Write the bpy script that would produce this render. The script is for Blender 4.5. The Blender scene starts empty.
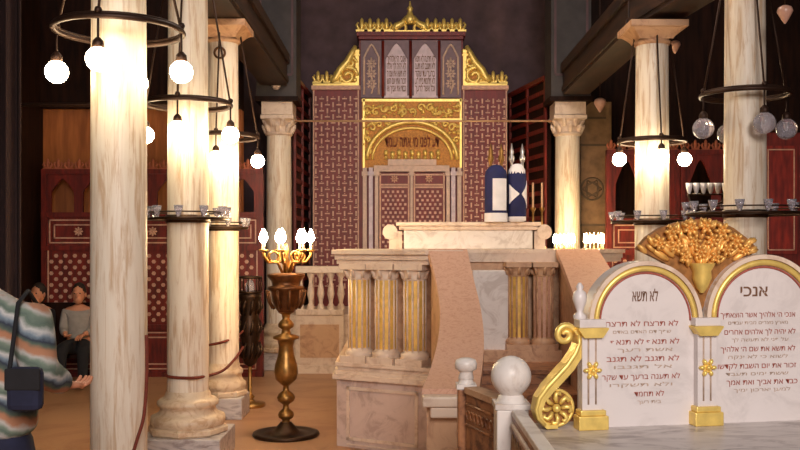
import bpy, bmesh, math, random
from mathutils import Vector, Matrix
random.seed(7)
PI = math.pi
sc = bpy.context.scene
COL = sc.collection
F, CX, HY, H = 900.0, 400.0, 245.0, 1.65        # focal length (px), principal column, horizon row, eye height

def P(px, py, d):
    return Vector(((px-CX)*d/F, d, H+(HY-py)*d/F))
def XA(px, d): return (px-CX)*d/F
def ZA(py, d): return H+(HY-py)*d/F

# ---------------------------------------------------------------- materials
def srgb(r, g, b):
    def f(c):
        c /= 255.0
        return c/12.92 if c <= .04045 else ((c+.055)/1.055)**2.4
    return (f(r), f(g), f(b), 1)

def new_mat(name):
    m = bpy.data.materials.new(name); m.use_nodes = True
    nt = m.node_tree
    return m, nt, nt.nodes['Principled BSDF']

def plain(name, col, rough=.6, metal=0, var=.12, scale=12, bump=0.0, spec=.5):
    m, nt, b = new_mat(name)
    tc = nt.nodes.new('ShaderNodeTexCoord'); n = nt.nodes.new('ShaderNodeTexNoise')
    n.inputs['Scale'].default_value = scale; n.inputs['Detail'].default_value = 4
    r = nt.nodes.new('ShaderNodeValToRGB')
    c = srgb(*col)
    r.color_ramp.elements[0].position = .3; r.color_ramp.elements[1].position = .7
    r.color_ramp.elements[0].color = tuple(x*(1-var) for x in c[:3])+(1,)
    r.color_ramp.elements[1].color = tuple(min(1, x*(1+var)) for x in c[:3])+(1,)
    nt.links.new(tc.outputs['Object'], n.inputs['Vector']); nt.links.new(n.outputs['Fac'], r.inputs['Fac'])
    nt.links.new(r.outputs['Color'], b.inputs['Base Color'])
    b.inputs['Roughness'].default_value = rough; b.inputs['Metallic'].default_value = metal
    b.inputs['Specular IOR Level'].default_value = spec
    if bump:
        bp = nt.nodes.new('ShaderNodeBump'); bp.inputs['Strength'].default_value = bump; bp.inputs['Distance'].default_value = .01
        nt.links.new(n.outputs['Fac'], bp.inputs['Height']); nt.links.new(bp.outputs['Normal'], b.inputs['Normal'])
    return m

def marble(name, base, vein, stretch=(1, 1, 1), scale=5.0, rough=.35, amount=.5, dist=1.5):
    m, nt, b = new_mat(name)
    L = nt.links.new
    tc = nt.nodes.new('ShaderNodeTexCoord'); mp = nt.nodes.new('ShaderNodeMapping')
    mp.inputs['Scale'].default_value = stretch
    oi = nt.nodes.new('ShaderNodeObjectInfo'); ad = nt.nodes.new('ShaderNodeVectorMath'); ad.operation = 'MULTIPLY_ADD'
    L(tc.outputs['Object'], mp.inputs['Vector'])
    L(oi.outputs['Random'], ad.inputs[0]); ad.inputs[1].default_value = (37, 19, 53); L(mp.outputs['Vector'], ad.inputs[2])
    n = nt.nodes.new('ShaderNodeTexNoise'); n.inputs['Scale'].default_value = scale
    n.inputs['Detail'].default_value = 8; n.inputs['Roughness'].default_value = .65; n.inputs['Distortion'].default_value = dist
    n2 = nt.nodes.new('ShaderNodeTexNoise'); n2.inputs['Scale'].default_value = scale*.5; n2.inputs['Detail'].default_value = 3
    L(ad.outputs[0], n.inputs['Vector']); L(ad.outputs[0], n2.inputs['Vector'])
    r = nt.nodes.new('ShaderNodeValToRGB')
    B, V = srgb(*base), srgb(*vein)
    e = r.color_ramp.elements
    e[0].position = .38; e[0].color = V
    e[1].position = .62; e[1].color = B
    x = e.new(.5); x.color = tuple(B[i]*(1-amount*.45)+V[i]*amount*.45 for i in range(3))+(1,)
    r2 = nt.nodes.new('ShaderNodeValToRGB'); r2.color_ramp.elements[0].position = .35; r2.color_ramp.elements[1].position = .7
    r2.color_ramp.elements[0].color = (1, 1, 1, 1); r2.color_ramp.elements[1].color = tuple(.72+.28*V[i]/max(B[i], .01) for i in range(3))+(1,)
    mx = nt.nodes.new('ShaderNodeMix'); mx.data_type = 'RGBA'; mx.blend_type = 'MULTIPLY'; mx.inputs['Factor'].default_value = amount
    L(n.outputs['Fac'], r.inputs['Fac']); L(n2.outputs['Fac'], r2.inputs['Fac'])
    L(r.outputs['Color'], mx.inputs[6]); L(r2.outputs['Color'], mx.inputs[7])
    L(mx.outputs[2], b.inputs['Base Color'])
    b.inputs['Roughness'].default_value = rough
    return m

def wood(name, a, c, scale=6, stretch=(6, 6, .6), rough=.5):
    m, nt, b = new_mat(name); L = nt.links.new
    tc = nt.nodes.new('ShaderNodeTexCoord'); mp = nt.nodes.new('ShaderNodeMapping'); mp.inputs['Scale'].default_value = stretch
    n = nt.nodes.new('ShaderNodeTexNoise'); n.inputs['Scale'].default_value = scale; n.inputs['Detail'].default_value = 6
    r = nt.nodes.new('ShaderNodeValToRGB'); r.color_ramp.elements[0].position = .35; r.color_ramp.elements[1].position = .68
    r.color_ramp.elements[0].color = srgb(*a); r.color_ramp.elements[1].color = srgb(*c)
    L(tc.outputs['Object'], mp.inputs['Vector']); L(mp.outputs['Vector'], n.inputs['Vector'])
    L(n.outputs['Fac'], r.inputs['Fac']); L(r.outputs['Color'], b.inputs['Base Color'])
    b.inputs['Roughness'].default_value = rough
    return m

def glow(name, col, strength):
    m, nt, b = new_mat(name)
    b.inputs['Base Color'].default_value = (.9, .85, .75, 1)
    b.inputs['Emission Color'].default_value = col
    b.inputs['Emission Strength'].default_value = strength
    return m

def bands(name, cols, period, axis='Z', wob=.02, tilt=0.0):
    m, nt, b = new_mat(name); L = nt.links.new
    tc = nt.nodes.new('ShaderNodeTexCoord')
    n = nt.nodes.new('ShaderNodeTexNoise'); n.inputs['Scale'].default_value = 14; n.inputs['Detail'].default_value = 4
    sx = nt.nodes.new('ShaderNodeSeparateXYZ')
    L(tc.outputs['Object'], sx.inputs[0]); L(tc.outputs['Object'], n.inputs['Vector'])
    m0 = nt.nodes.new('ShaderNodeMath'); m0.operation = 'MULTIPLY_ADD'; m0.inputs[1].default_value = tilt
    L(sx.outputs['X'], m0.inputs[0]); L(sx.outputs[axis], m0.inputs[2])
    m1 = nt.nodes.new('ShaderNodeMath'); m1.operation = 'MULTIPLY_ADD'; m1.inputs[1].default_value = wob*2
    L(n.outputs['Fac'], m1.inputs[0]); L(m0.outputs[0], m1.inputs[2])
    m2 = nt.nodes.new('ShaderNodeMath'); m2.operation = 'DIVIDE'; m2.inputs[1].default_value = period; L(m1.outputs[0], m2.inputs[0])
    m3 = nt.nodes.new('ShaderNodeMath'); m3.operation = 'FRACT'; L(m2.outputs[0], m3.inputs[0])
    r = nt.nodes.new('ShaderNodeValToRGB'); r.color_ramp.interpolation = 'LINEAR'
    e = r.color_ramp.elements
    k = len(cols)
    e[0].position = 0; e[0].color = srgb(*cols[0]); e[1].position = .97; e[1].color = srgb(*cols[-1])
    for i in range(1, k-1):
        x = e.new(i/(k-1)*.97); x.color = srgb(*cols[i])
    L(m3.outputs[0], r.inputs['Fac']); L(r.outputs['Color'], b.inputs['Base Color'])
    b.inputs['Roughness'].default_value = .95
    return m

M = {}
M['column'] = marble('column_marble', (238, 226, 208), (206, 178, 148), (11, 11, .9), 2.4, .45, .4, .8)
M['white'] = marble('white_marble', (226, 218, 212), (200, 188, 180), (1, 1, 1), 5, .4, .3)
M['greymarble'] = marble('grey_marble', (205, 196, 192), (150, 138, 136), (1, 3, 3), 4, .35, .5)
M['cream'] = marble('cream_marble', (222, 200, 180), (200, 172, 150), (1, 1, 1), 6, .45, .35)
M['pink'] = marble('pink_marble', (206, 160, 134), (190, 140, 114), (1, 1, 1), 26, .55, .3)
M['plinthmarble'] = marble('plinth_marble', (208, 184, 172), (184, 158, 146), (1, 1, 1), 5, .45, .35)
M['tan'] = marble('tan_marble', (202, 160, 124), (172, 128, 96), (1, 1, 1), 6, .5, .35)
M['brown'] = marble('brown_marble', (168, 112, 72), (92, 50, 30), (1, 1, 1.5), 7, .4, .7)
M['tablet'] = marble('tablet_marble', (218, 208, 205), (206, 196, 193), (1, 1, 1), 5, .35, .25)
M['base'] = marble('base_marble', (222, 200, 172), (196, 164, 132), (2, 2, 2), 5, .45, .5)
M['gold'] = plain('gilding', (242, 208, 116), .38, .45, .15, 25)
M['goldmatte'] = plain('dull_gilding', (164, 108, 40), .5, .4, .35, 40)
M['ochre'] = plain('gilded_flute_paint', (224, 180, 92), .5, .2, .2, 14)
M['brass'] = plain('aged_brass', (156, 116, 64), .38, .85, .3, 18)
M['bronze'] = plain('bronze', (104, 68, 42), .4, .8, .3, 20)
M['darkmetal'] = plain('dark_bronze', (62, 44, 32), .4, .8, .3, 20)
M['iron'] = plain('dark_iron', (60, 40, 30), .5, .6, .2, 20)
M['silver'] = plain('silver', (200, 196, 196), .3, .8, .15, 20)
M['red'] = wood('red_wood', (104, 24, 16), (156, 44, 30), 5, (5, 5, .8), .5)
M['redbright'] = wood('ark_red_wood', (98, 18, 20), (124, 28, 28), 5, (5, 5, .8), .5)
M['darkred'] = wood('dark_red_wood', (86, 22, 15), (130, 36, 24), 5, (5, 5, .8), .5)
M['inlay'] = plain('bone_inlay', (206, 176, 160), .5, 0, .12, 20)
M['inlaydim'] = plain('dull_bone_inlay', (204, 158, 134), .5, 0, .2, 20)
M['lilac'] = plain('silvered_panel', (204, 184, 194), .5, .05, .15, 14)
M['lilacdark'] = plain('silvered_relief', (108, 84, 92), .5, .15, .15, 14)
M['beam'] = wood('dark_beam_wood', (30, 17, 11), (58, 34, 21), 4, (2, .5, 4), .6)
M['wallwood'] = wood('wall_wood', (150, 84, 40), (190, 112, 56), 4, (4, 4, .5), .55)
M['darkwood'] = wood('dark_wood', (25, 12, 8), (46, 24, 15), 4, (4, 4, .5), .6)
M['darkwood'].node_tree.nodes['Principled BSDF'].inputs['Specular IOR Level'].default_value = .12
M['pier'] = plain('dark_painted_pier', (62, 56, 56), .7, 0, .25, 5, .2)
M['darkwall'] = plain('dark_painted_wall', (92, 70, 74), .8, 0, .3, 3.5, .2)
M['paintedwall'] = plain('painted_plaster', (112, 86, 62), .8, 0, .3, 8, .2)
M['paintdark'] = plain('paint_line', (78, 62, 48), .8, 0, .2, 10)
M['floor'] = marble('floor_stone', (184, 140, 104), (166, 120, 86), (1, 1, 1), 1.2, .4, .35)
M['bulb'] = glow('lit_bulb', (1, .80, .50, 1), 60)
M['flame'] = glow('lit_candle_bulb', (1, .70, .34, 1), 190)
M['redpaint'] = plain('red_letter_paint', (158, 78, 64), .6, 0, .2, 40)
M['dullpaint'] = plain('faded_letter_paint', (176, 150, 132), .6, 0, .25, 40)
M['headpaint'] = plain('brown_letter_paint', (110, 74, 52), .6, 0, .2, 40)
M['blue'] = plain('navy_velvet', (22, 26, 78), .8, 0, .25, 10)
M['cloth'] = plain('white_satin', (222, 218, 222), .6, 0, .08, 10)
M['rope'] = plain('red_brown_rope', (112, 44, 28), .8, 0, .2, 40)
M['skin'] = plain('skin', (196, 132, 100), .55, 0, .06, 10)
M['hair'] = plain('dark_hair', (34, 24, 20), .7, 0, .3, 60)
M['black'] = plain('black_cloth', (24, 22, 26), .9, 0, .2, 20)
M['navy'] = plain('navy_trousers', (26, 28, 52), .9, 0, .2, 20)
M['whiteshirt'] = plain('white_shirt', (150, 142, 136), .9, 0, .1, 20)
M['olive'] = plain('olive_trousers', (120, 104, 80), .9, 0, .2, 20)
M['sweater'] = bands('striped_knit', [(86, 100, 92), (112, 126, 112), (176, 172, 166), (168, 120, 92), (160, 112, 84), (80, 92, 80), (44, 50, 64), (110, 124, 136), (184, 182, 180), (96, 110, 98)], .15, 'Z', .03, .45)
M['crestgold'] = plain('crest_gilding', (236, 178, 96), .4, .4, .25, 30)
M['crestground'] = plain('crest_ground', (150, 100, 50), .55, .3, .35, 40)
M['crestwood'] = plain('crest_wood', (176, 96, 64), .6, 0, .2, 20)
M['curtain'] = plain('plum_curtain', (46, 27, 27), .9, 0, .2, 6)
M['pendant'] = plain('milky_glass', (196, 150, 130), .3, 0, .1, 10)

def glassy():
    m, nt, b = new_mat('clear_glass')
    b.inputs['Base Color'].default_value = srgb(226, 222, 232)
    b.inputs['Roughness'].default_value = .08
    b.inputs['Transmission Weight'].default_value = .75
    b.inputs['IOR'].default_value = 1.3
    return m
M['glass'] = glassy()

# ---------------------------------------------------------------- mesh builder
class MB:
    def __init__(s): s.v = []; s.f = []; s.m = []; s.s = []; s.mat = 0
    def add(s, vs, fs, smooth=False, T=None):
        o = len(s.v)
        for p in vs:
            p = Vector(p)
            s.v.append(T @ p if T else p)
        for f in fs:
            s.f.append([i+o for i in f]); s.m.append(s.mat); s.s.append(smooth)
        return s
    def box(s, c, d, T=None, taper=1.0):
        x, y, z = d[0]/2, d[1]/2, d[2]/2
        vs = []
        for zz, k in ((-z, 1), (z, taper)):
            for xx, yy in ((-x, -y), (x, -y), (x, y), (-x, y)):
                vs.append((c[0]+xx*k, c[1]+yy*k, c[2]+zz))
        return s.add(vs, [(3, 2, 1, 0), (4, 5, 6, 7), (0, 1, 5, 4), (1, 2, 6, 5), (2, 3, 7, 6), (3, 0, 4, 7)], False, T)
    def b2(s, x0, x1, y0, y1, z0, z1, T=None):
        return s.box(((x0+x1)/2, (y0+y1)/2, (z0+z1)/2), (x1-x0, y1-y0, z1-z0), T)
    def lathe(s, prof, c=(0, 0, 0), n=24, T=None, smooth=True, cap=True):
        vs = []; fs = []
        for (r, z) in prof:
            for k in range(n):
                a = 2*PI*k/n
                vs.append((c[0]+r*math.cos(a), c[1]+r*math.sin(a), c[2]+z))
        for i in range(len(prof)-1):
            for k in range(n):
                k2 = (k+1) % n
                fs.append((i*n+k, i*n+k2, (i+1)*n+k2, (i+1)*n+k))
        s.add(vs, fs, smooth, T)
        if cap:
            s.add(vs[:n], [tuple(reversed(range(n)))], False, T)
            s.add(vs[-n:], [tuple(range(n))], False, T)
        return s
    def sphere(s, c, r, n=14, T=None):
        if not hasattr(r, '__len__'): r = (r, r, r)
        vs = [(c[0], c[1], c[2]-r[2])]; h = n//2
        for i in range(1, h):
            a = -PI/2+PI*i/h
            for k in range(n):
                b = 2*PI*k/n
                vs.append((c[0]+r[0]*math.cos(a)*math.cos(b), c[1]+r[1]*math.cos(a)*math.sin(b), c[2]+r[2]*math.sin(a)))
        vs.append((c[0], c[1], c[2]+r[2])); t = len(vs)-1
        fs = [(0, 1+(k+1) % n, 1+k) for k in range(n)]
        for i in range(h-2):
            for k in range(n):
                a = 1+i*n
                fs.append((a+k, a+(k+1) % n, a+n+(k+1) % n, a+n+k))
        a = 1+(h-2)*n
        fs += [(a+k, a+(k+1) % n, t) for k in range(n)]
        return s.add(vs, fs, True, T)
    def tube(s, pts, r, n=8, closed=False, T=None):
        pts = [Vector(p) for p in pts]; m = len(pts)
        rs = r if hasattr(r, '__len__') else [r]*m
        vs = []; fs = []; ref = None
        for i, p in enumerate(pts):
            if closed: t = pts[(i+1) % m]-pts[i-1]
            else: t = pts[min(i+1, m-1)]-pts[max(i-1, 0)]
            t.normalize()
            if ref is None:
                ref = Vector((0, 0, 1)) if abs(t.z) < .9 else Vector((1, 0, 0))
            u = (ref-t*ref.dot(t)).normalized(); w = t.cross(u); ref = u
            for k in range(n):
                a = 2*PI*k/n
                vs.append(p+(u*math.cos(a)+w*math.sin(a))*rs[i])
        for i in range(m if closed else m-1):
            j = (i+1) % m
            for k in range(n):
                k2 = (k+1) % n
                fs.append((i*n+k, i*n+k2, j*n+k2, j*n+k))
        if not closed:
            fs.append(tuple(reversed(range(n)))); fs.append(tuple((m-1)*n+k for k in range(n)))
        return s.add(vs, fs, True, T)
    def ring(s, c, R, r, n=40, k=8, T=None):
        return s.tube([(c[0]+R*math.cos(2*PI*i/n), c[1]+R*math.sin(2*PI*i/n), c[2]) for i in range(n)], r, k, True, T)
    def prism(s, poly, a, b, axis='z', T=None):
        """outline extruded from a to b; axis 'y': outline is (x,z); axis 'z': outline is (x,y)"""
        n = len(poly)
        if axis == 'y': vs = [(p[0], a, p[1]) for p in poly]+[(p[0], b, p[1]) for p in poly]
        elif axis == 'x': vs = [(a, p[0], p[1]) for p in poly]+[(b, p[0], p[1]) for p in poly]
        else: vs = [(p[0], p[1], a) for p in poly]+[(p[0], p[1], b) for p in poly]
        fs = [tuple(range(n)), tuple(reversed(range(n, 2*n)))]+[(i, i+n, (i+1) % n+n, (i+1) % n) for i in range(n)]
        return s.add(vs, fs, False, T)
    def strip(s, path, widths, y0, y1, T=None):
        """a flat band following an (x,z) path, extruded from y0 to y1"""
        L_, R_ = [], []
        n = len(path)
        for i in range(n):
            a = Vector(path[max(i-1, 0)]); b = Vector(path[min(i+1, n-1)])
            t = (b-a).normalized(); w = (widths[i] if hasattr(widths, '__len__') else widths)/2
            L_.append((path[i][0]-t.y*w, path[i][1]+t.x*w)); R_.append((path[i][0]+t.y*w, path[i][1]-t.x*w))
        vs = []
        for i in range(n):
            for q in (L_[i], R_[i]):
                vs.append((q[0], y0, q[1])); vs.append((q[0], y1, q[1]))
        fs = []
        for i in range(n-1):
            a = i*4; b = a+4
            fs += [(a, a+2, b+2, b), (a+1, b+1, b+3, a+3), (a, b, b+1, a+1), (a+2, a+3, b+3, b+2)]
        fs += [(0, 1, 3, 2), (4*n-4, 4*n-2, 4*n-1, 4*n-3)]
        return s.add(vs, fs, False, T)
    def build(s, name, mats, parent=None, bevel=0):
        me = bpy.data.meshes.new(name)
        me.from_pydata([tuple(v) for v in s.v], [], s.f)
        if not isinstance(mats, (list, tuple)): mats = [mats]
        for m in mats: me.materials.append(M[m] if isinstance(m, str) else m)
        me.polygons.foreach_set('material_index', s.m)
        me.polygons.foreach_set('use_smooth', s.s)
        bm = bmesh.new(); bm.from_mesh(me); bmesh.ops.recalc_face_normals(bm, faces=bm.faces); bm.to_mesh(me); bm.free()
        me.update()
        o = bpy.data.objects.new(name, me); COL.objects.link(o)
        if parent: o.parent = parent
        if bevel:
            bv = o.modifiers.new('bevel', 'BEVEL'); bv.width = bevel; bv.segments = 2; bv.limit_method = 'ANGLE'
        return o

def tag(o, label, cat, group=None):
    o['label'] = label; o['category'] = cat
    if group: o['group'] = group
    return o
def thing(name, label, cat, loc=(0, 0, 0), rz=0, group=None):
    o = bpy.data.objects.new(name, None); COL.objects.link(o); o.empty_display_size = .1
    o.location = loc; o.rotation_euler = (0, 0, rz)
    return tag(o, label, cat, group)
def struct(name, mb, mat, bevel=0):
    o = mb.build(name, mat, None, bevel); o['kind'] = 'structure'; return o
def copy_tree(o, parent=None):
    c = o.copy(); COL.objects.link(c)
    if parent: c.parent = parent
    for ch in list(o.children): copy_tree(ch, c)
    return c
def dup(o, label, loc, rz=None):
    c = copy_tree(o); c.location = loc; c['label'] = label
    if rz is not None: c.rotation_euler = (0, 0, rz)
    return c

_fonts = {}
def text_mb(mb, string, cx, z, y, width, height, T=None, bold=.002):
    """flat raised lettering (right-to-left string) standing in the x-z plane, centred on cx, baseline z"""
    cu = bpy.data.curves.new('t', 'FONT'); cu.body = string[::-1]; cu.size = 1; cu.align_x = 'LEFT'; cu.resolution_u = 3; cu.offset = bold
    ob = bpy.data.objects.new('t', cu); COL.objects.link(ob)
    bpy.context.view_layer.update()
    dg = bpy.context.evaluated_depsgraph_get()
    me = bpy.data.meshes.new_from_object(ob.evaluated_get(dg))
    bpy.data.objects.remove(ob); bpy.data.curves.remove(cu)
    if not len(me.vertices): return
    xs = [v.co.x for v in me.vertices]; zs = [v.co.y for v in me.vertices]
    x0, x1, z0, z1 = min(xs), max(xs), min(zs), max(zs)
    sx = width/(x1-x0); sz = height/.62
    vs = [(cx-width/2+(v.co.x-x0)*sx, y, z+v.co.y*sz) for v in me.vertices]
    mb.add(vs, [tuple(p.vertices) for p in me.polygons], False, T)
    bpy.data.meshes.remove(me)

def keel(cx, a, z0, spring, apex, n=8):
    """pointed keel-arch outline from bottom right to bottom left"""
    pts = [(cx+a, z0), (cx+a, spring)]
    for i in range(1, n):
        t = i/n
        pts.append((cx+a*(1-t)**.75*(1-.12*math.sin(PI*t)), spring+(apex-spring)*t**.8))
    pts.append((cx, apex))
    return pts+[(2*cx-p[0], p[1]) for p in reversed(pts[:-1])]

def fleur(mb, x, y, z, s, dy=.35):
    mb.sphere((x, y, z+s*.5), (s*.17, s*dy*.5, s*.52), 8)
    for q in (-1, 1):
        mb.tube([(x, y, z+s*.05), (x+q*s*.22, y, z+s*.2), (x+q*s*.36, y, z+s*.5), (x+q*s*.24, y, z+s*.68)], [s*.1, s*.12, s*.1, s*.07], 6)
    mb.box((x, y, z+s*.08), (s*.8, s*dy, s*.14))

def rosette(mb, x, y, z, R, n=8, d=.3):
    mb.sphere((x, y, z), (R*.24, R*d, R*.24), 10)
    for k in range(n):
        a = 2*PI*k/n
        T = Matrix.Translation((x, y, z)) @ Matrix.Rotation(-a, 4, 'Y')
        mb.sphere((R*.64, 0, 0), (R*.36, R*d*.8, R*.22), 8, T)
    mb.lathe([(R*.52, 0), (R*.52, R*.08)], (0, 0, 0), 16, Matrix.Translation((x, y+R*.12, z)) @ Matrix.Rotation(PI/2, 4, 'X'))

# ---------------------------------------------------------------- camera
cam = bpy.data.cameras.new('camera'); co = bpy.data.objects.new('camera', cam); COL.objects.link(co)
co.location = (0, 0, H); co.rotation_euler = (PI/2, 0, 0)
cam.sensor_width = 36; cam.lens = F/800*36; cam.shift_y = (HY-225)/800
cam.clip_start = .05; cam.clip_end = 100
sc.camera = co

# ---------------------------------------------------------------- the setting
WL, WR = -4.6, 6.2
struct('floor', MB().b2(WL-.3, WR+.3, -5, 15, -.2, 0), 'floor')
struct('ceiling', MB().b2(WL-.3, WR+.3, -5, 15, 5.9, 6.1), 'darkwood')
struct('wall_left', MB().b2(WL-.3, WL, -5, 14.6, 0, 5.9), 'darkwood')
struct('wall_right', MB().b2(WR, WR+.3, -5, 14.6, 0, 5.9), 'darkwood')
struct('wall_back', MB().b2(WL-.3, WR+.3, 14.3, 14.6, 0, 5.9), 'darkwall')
# aisle ends
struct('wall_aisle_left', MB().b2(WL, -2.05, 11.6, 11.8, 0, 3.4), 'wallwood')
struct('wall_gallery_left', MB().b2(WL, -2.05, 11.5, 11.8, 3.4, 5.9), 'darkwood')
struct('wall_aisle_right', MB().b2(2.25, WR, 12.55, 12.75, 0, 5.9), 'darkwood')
# side cheeks of the ark recess, slatted
for side, a, b in (('left', (-1.44, 13.95), (-1.50, 12.45)), ('right', (1.74, 13.95), (2.06, 12.45))):
    a, b = Vector(a), Vector(b); d_ = b-a; L_ = d_.length
    Tc = Matrix.Translation((a.x, a.y, 0)) @ Matrix.Rotation(math.atan2(d_.y, d_.x), 4, 'Z')
    q = -1 if side == 'left' else 1           # the slats face the nave
    mb = MB(); mb.b2(0, L_, -.03, .03, .74, 3.99, Tc)
    mb.mat = 1
    for k in range(17):
        mb.b2(.03, L_-.03, min(0, -q*.05), max(0, -q*.05), .95+k*.175, 1.01+k*.175, Tc)
    for x in (0, L_*.5, L_-.05): mb.b2(x, x+.05, min(0, -q*.06), max(0, -q*.06), .74, 3.99, Tc)
    mb.b2(0, L_, min(0, -q*.08), max(0, -q*.08), 3.93, 3.99, Tc)
    struct('wall_recess_'+side, mb, ['darkwood', 'darkred'])
struct('trim_1', MB().b2(-1.5, 1.83, 11.75, 14.3, 0, .74), 'cream')       # raised platform under the ark

# painted pier face beside the right hand nave column
w = MB(); w.b2(XA(578, 12.5), XA(608, 12.5), 12.3, 12.55, 0, ZA(103, 12.4))
w.mat = 1
Tm = Matrix.Translation((XA(592, 12.3), 12.295, ZA(189, 12.3))) @ Matrix.Rotation(PI/2, 4, 'X')
w.ring((0, 0, 0), .15, .014, 28, 6, Tm); w.ring((0, 0, 0), .09, .01, 28, 6, Tm)
for k in range(6):
    a = k*PI/3
    w.tube([(.14*math.cos(a), .14*math.sin(a), 0), (.14*math.cos(a+PI*2/3), .14*math.sin(a+PI*2/3), 0)], .008, 6, False, Tm)
for py in (118, 145, 225):
    w.b2(XA(580, 12.3), XA(606, 12.3), 12.29, 12.3, ZA(py, 12.3)-.015, ZA(py, 12.3)+.015)
struct('wall_pier_right', w, ['paintedwall', 'paintdark'])

# ---------------------------------------------------------------- columns
def column(px, d, wpx, ztop, label, zshaft=.52, cap='plain', ped=True, square=.31, bs=1.0):
    x = XA(px, d); r = wpx*d/F/2
    t = thing('marble_column', label, 'column', (x, d, 0), 0, 'marble columns')
    k = zshaft/.52
    if ped:
        MB().box((0, 0, .1*k), (square*2, square*2, .2*k)).build('pedestal', 'greymarble', t, .008)
    b = MB()
    E = lambda m: r*(1+(m-1)*bs)
    b.lathe([(E(1.9), .2*k), (E(2.0), .215*k), (E(2.0), .245*k), (E(1.85), .26*k)], n=8, smooth=False)
    b.lathe([(E(1.75), .26*k), (E(1.86), .29*k), (E(1.82), .33*k), (E(1.55), .345*k), (E(1.38), .37*k), (E(1.34), .40*k), (E(1.5), .415*k), (E(1.52), .44*k), (E(1.38), .46*k), (E(1.15), .475*k), (E(1.12), .50*k), (E(1.02), .525*k)], n=28)
    b.build('base', 'base', t)
    hcap = .17 if cap == 'plain' else .42
    zs = ztop-hcap
    sh = MB(); pr = []
    for i in range(13):
        u = i/12
        pr.append((r*(1.02-.06*u+.02*math.sin(PI*u)), zshaft+(zs-zshaft)*u))
    sh.lathe(pr, n=32); sh.build('shaft', 'column', t)
    c = MB()
    if cap == 'plain':
        c.lathe([(r*.98, zs-.02), (r*1.12, zs), (r*1.1, zs+.02), (r*1.02, zs+.03)], n=28)
        n = 5
        for i in range(n):
            s0 = r*(1.0+.55*(i/n)**1.4); s1 = r*(1.0+.55*((i+1)/n)**1.4)
            z0 = zs+.02+.09*i/n; z1 = zs+.02+.09*(i+1)/n
            vs = [(q*s0, p*s0, z0) for q, p in ((-1, -1), (1, -1), (1, 1), (-1, 1))]+[(q*s1, p*s1, z1) for q, p in ((-1, -1), (1, -1), (1, 1), (-1, 1))]
            c.add(vs, [(0, 1, 5, 4), (1, 2, 6, 5), (2, 3, 7, 6), (3, 0, 4, 7)])
        c.box((0, 0, zs+.14), (r*3.4, r*3.4, .06))
        c.build('capital', 'tan', t, .004)
    else:
        c.lathe([(r*.96, zs-.02), (r*1.1, zs), (r*1.1, zs+.02), (r*.98, zs+.03), (r*1.0, zs+.1), (r*1.12, zs+.17), (r*1.32, zs+.2)], n=24)
        for ring_, (zz, m) in enumerate(((zs+.03, 8), (zs+.11, 8))):
            for j in range(m):
                a = 2*PI*(j+.5*ring_)/m
                ca, sa = math.cos(a), math.sin(a)
                c.tube([(r*1.0*ca, r*1.0*sa, zz), (r*1.14*ca, r*1.14*sa, zz+.06), (r*1.36*ca, r*1.36*sa, zz+.09), (r*1.3*ca, r*1.3*sa, zz+.06)], [.03, .035, .025, .012], 6)
        c.box((0, 0, zs+.22), (r*2.6, r*2.6, .05))
        c.box((0, 0, zs+.335), (r*2.45, r*2.45, .17))
        c.build('capital', 'cream', t, .006)
    return t, x, r

cl1 = column(119, 5.2, 54, 3.80, 'thick marble column nearest on the left, with no base in view', .40)
cl2 = column(188, 7.0, 40, 3.80, 'marble column second from the left, on a stepped base and grey block', .52)
cl3 = column(223, 8.7, 31, ZA(25, 8.7), 'left marble column whose flared square capital shows at the top', .52, square=.22, bs=.55)
tq = Matrix.Translation((0, -cl3[2]-.01, ZA(53, 8.55))) @ Matrix.Rotation(PI/2, 4, 'X')
MB().ring((0, 0, 0), .05, .012, 20, 6, tq).build('wreath_hook', 'bronze', cl3[0])
cl4 = column(279, 12.1, 25, ZA(104, 12.1), 'far left marble column under the dark square pier beside the red ark', .6, 'leaf', True, .27)
cl5 = column(567.5, 12.1, 25, ZA(104, 12.1), 'far right marble column under the dark square pier, behind the scroll cases', .6, 'leaf', True, .27)
cl6 = column(652, 8.3, 33, ZA(26, 8.3), 'right marble column with flared capital, brightly lit behind the gilt crest', .52, square=.21, bs=.5)
cl7 = column(745, 7.0, 40, 3.80, 'large right marble column passing out of the top, behind the tablets', .52)

# piers above the far columns
for (c, lab) in ((cl4, 'dark painted square pier standing on the far left column'), (cl5, 'dark painted square pier standing on the far right column')):
    z0 = ZA(104, 12.1)
    t = thing('square_pier', lab, 'pier', (c[1], 12.1, z0), 0, 'square piers')
    hw = 19.5*12.1/F
    MB().b2(-hw, hw, -hw, hw, .03, 5.89-z0).build('shaft', 'pier', t)
    mb = MB(); mb.b2(-hw-.02, hw+.02, -hw-.02, hw+.02, 0, .06); mb.build('base_board', 'darkwood', t)
    mb = MB()
    for q in (-1, 1): mb.b2(q*hw*.8-.015, q*hw*.8+.015, -hw-.012, -hw+.01, .35, 2.0)
    mb.b2(-hw*.8, hw*.8, -hw-.012, -hw+.01, .33, .36)
    mb.build('panel_moulding', 'darkwall', t)
    mb = MB(); mb.sphere((0, -hw-.02, .2), (.06, .03, .06), 12); mb.build('round_boss', 'plinthmarble', t)

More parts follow.
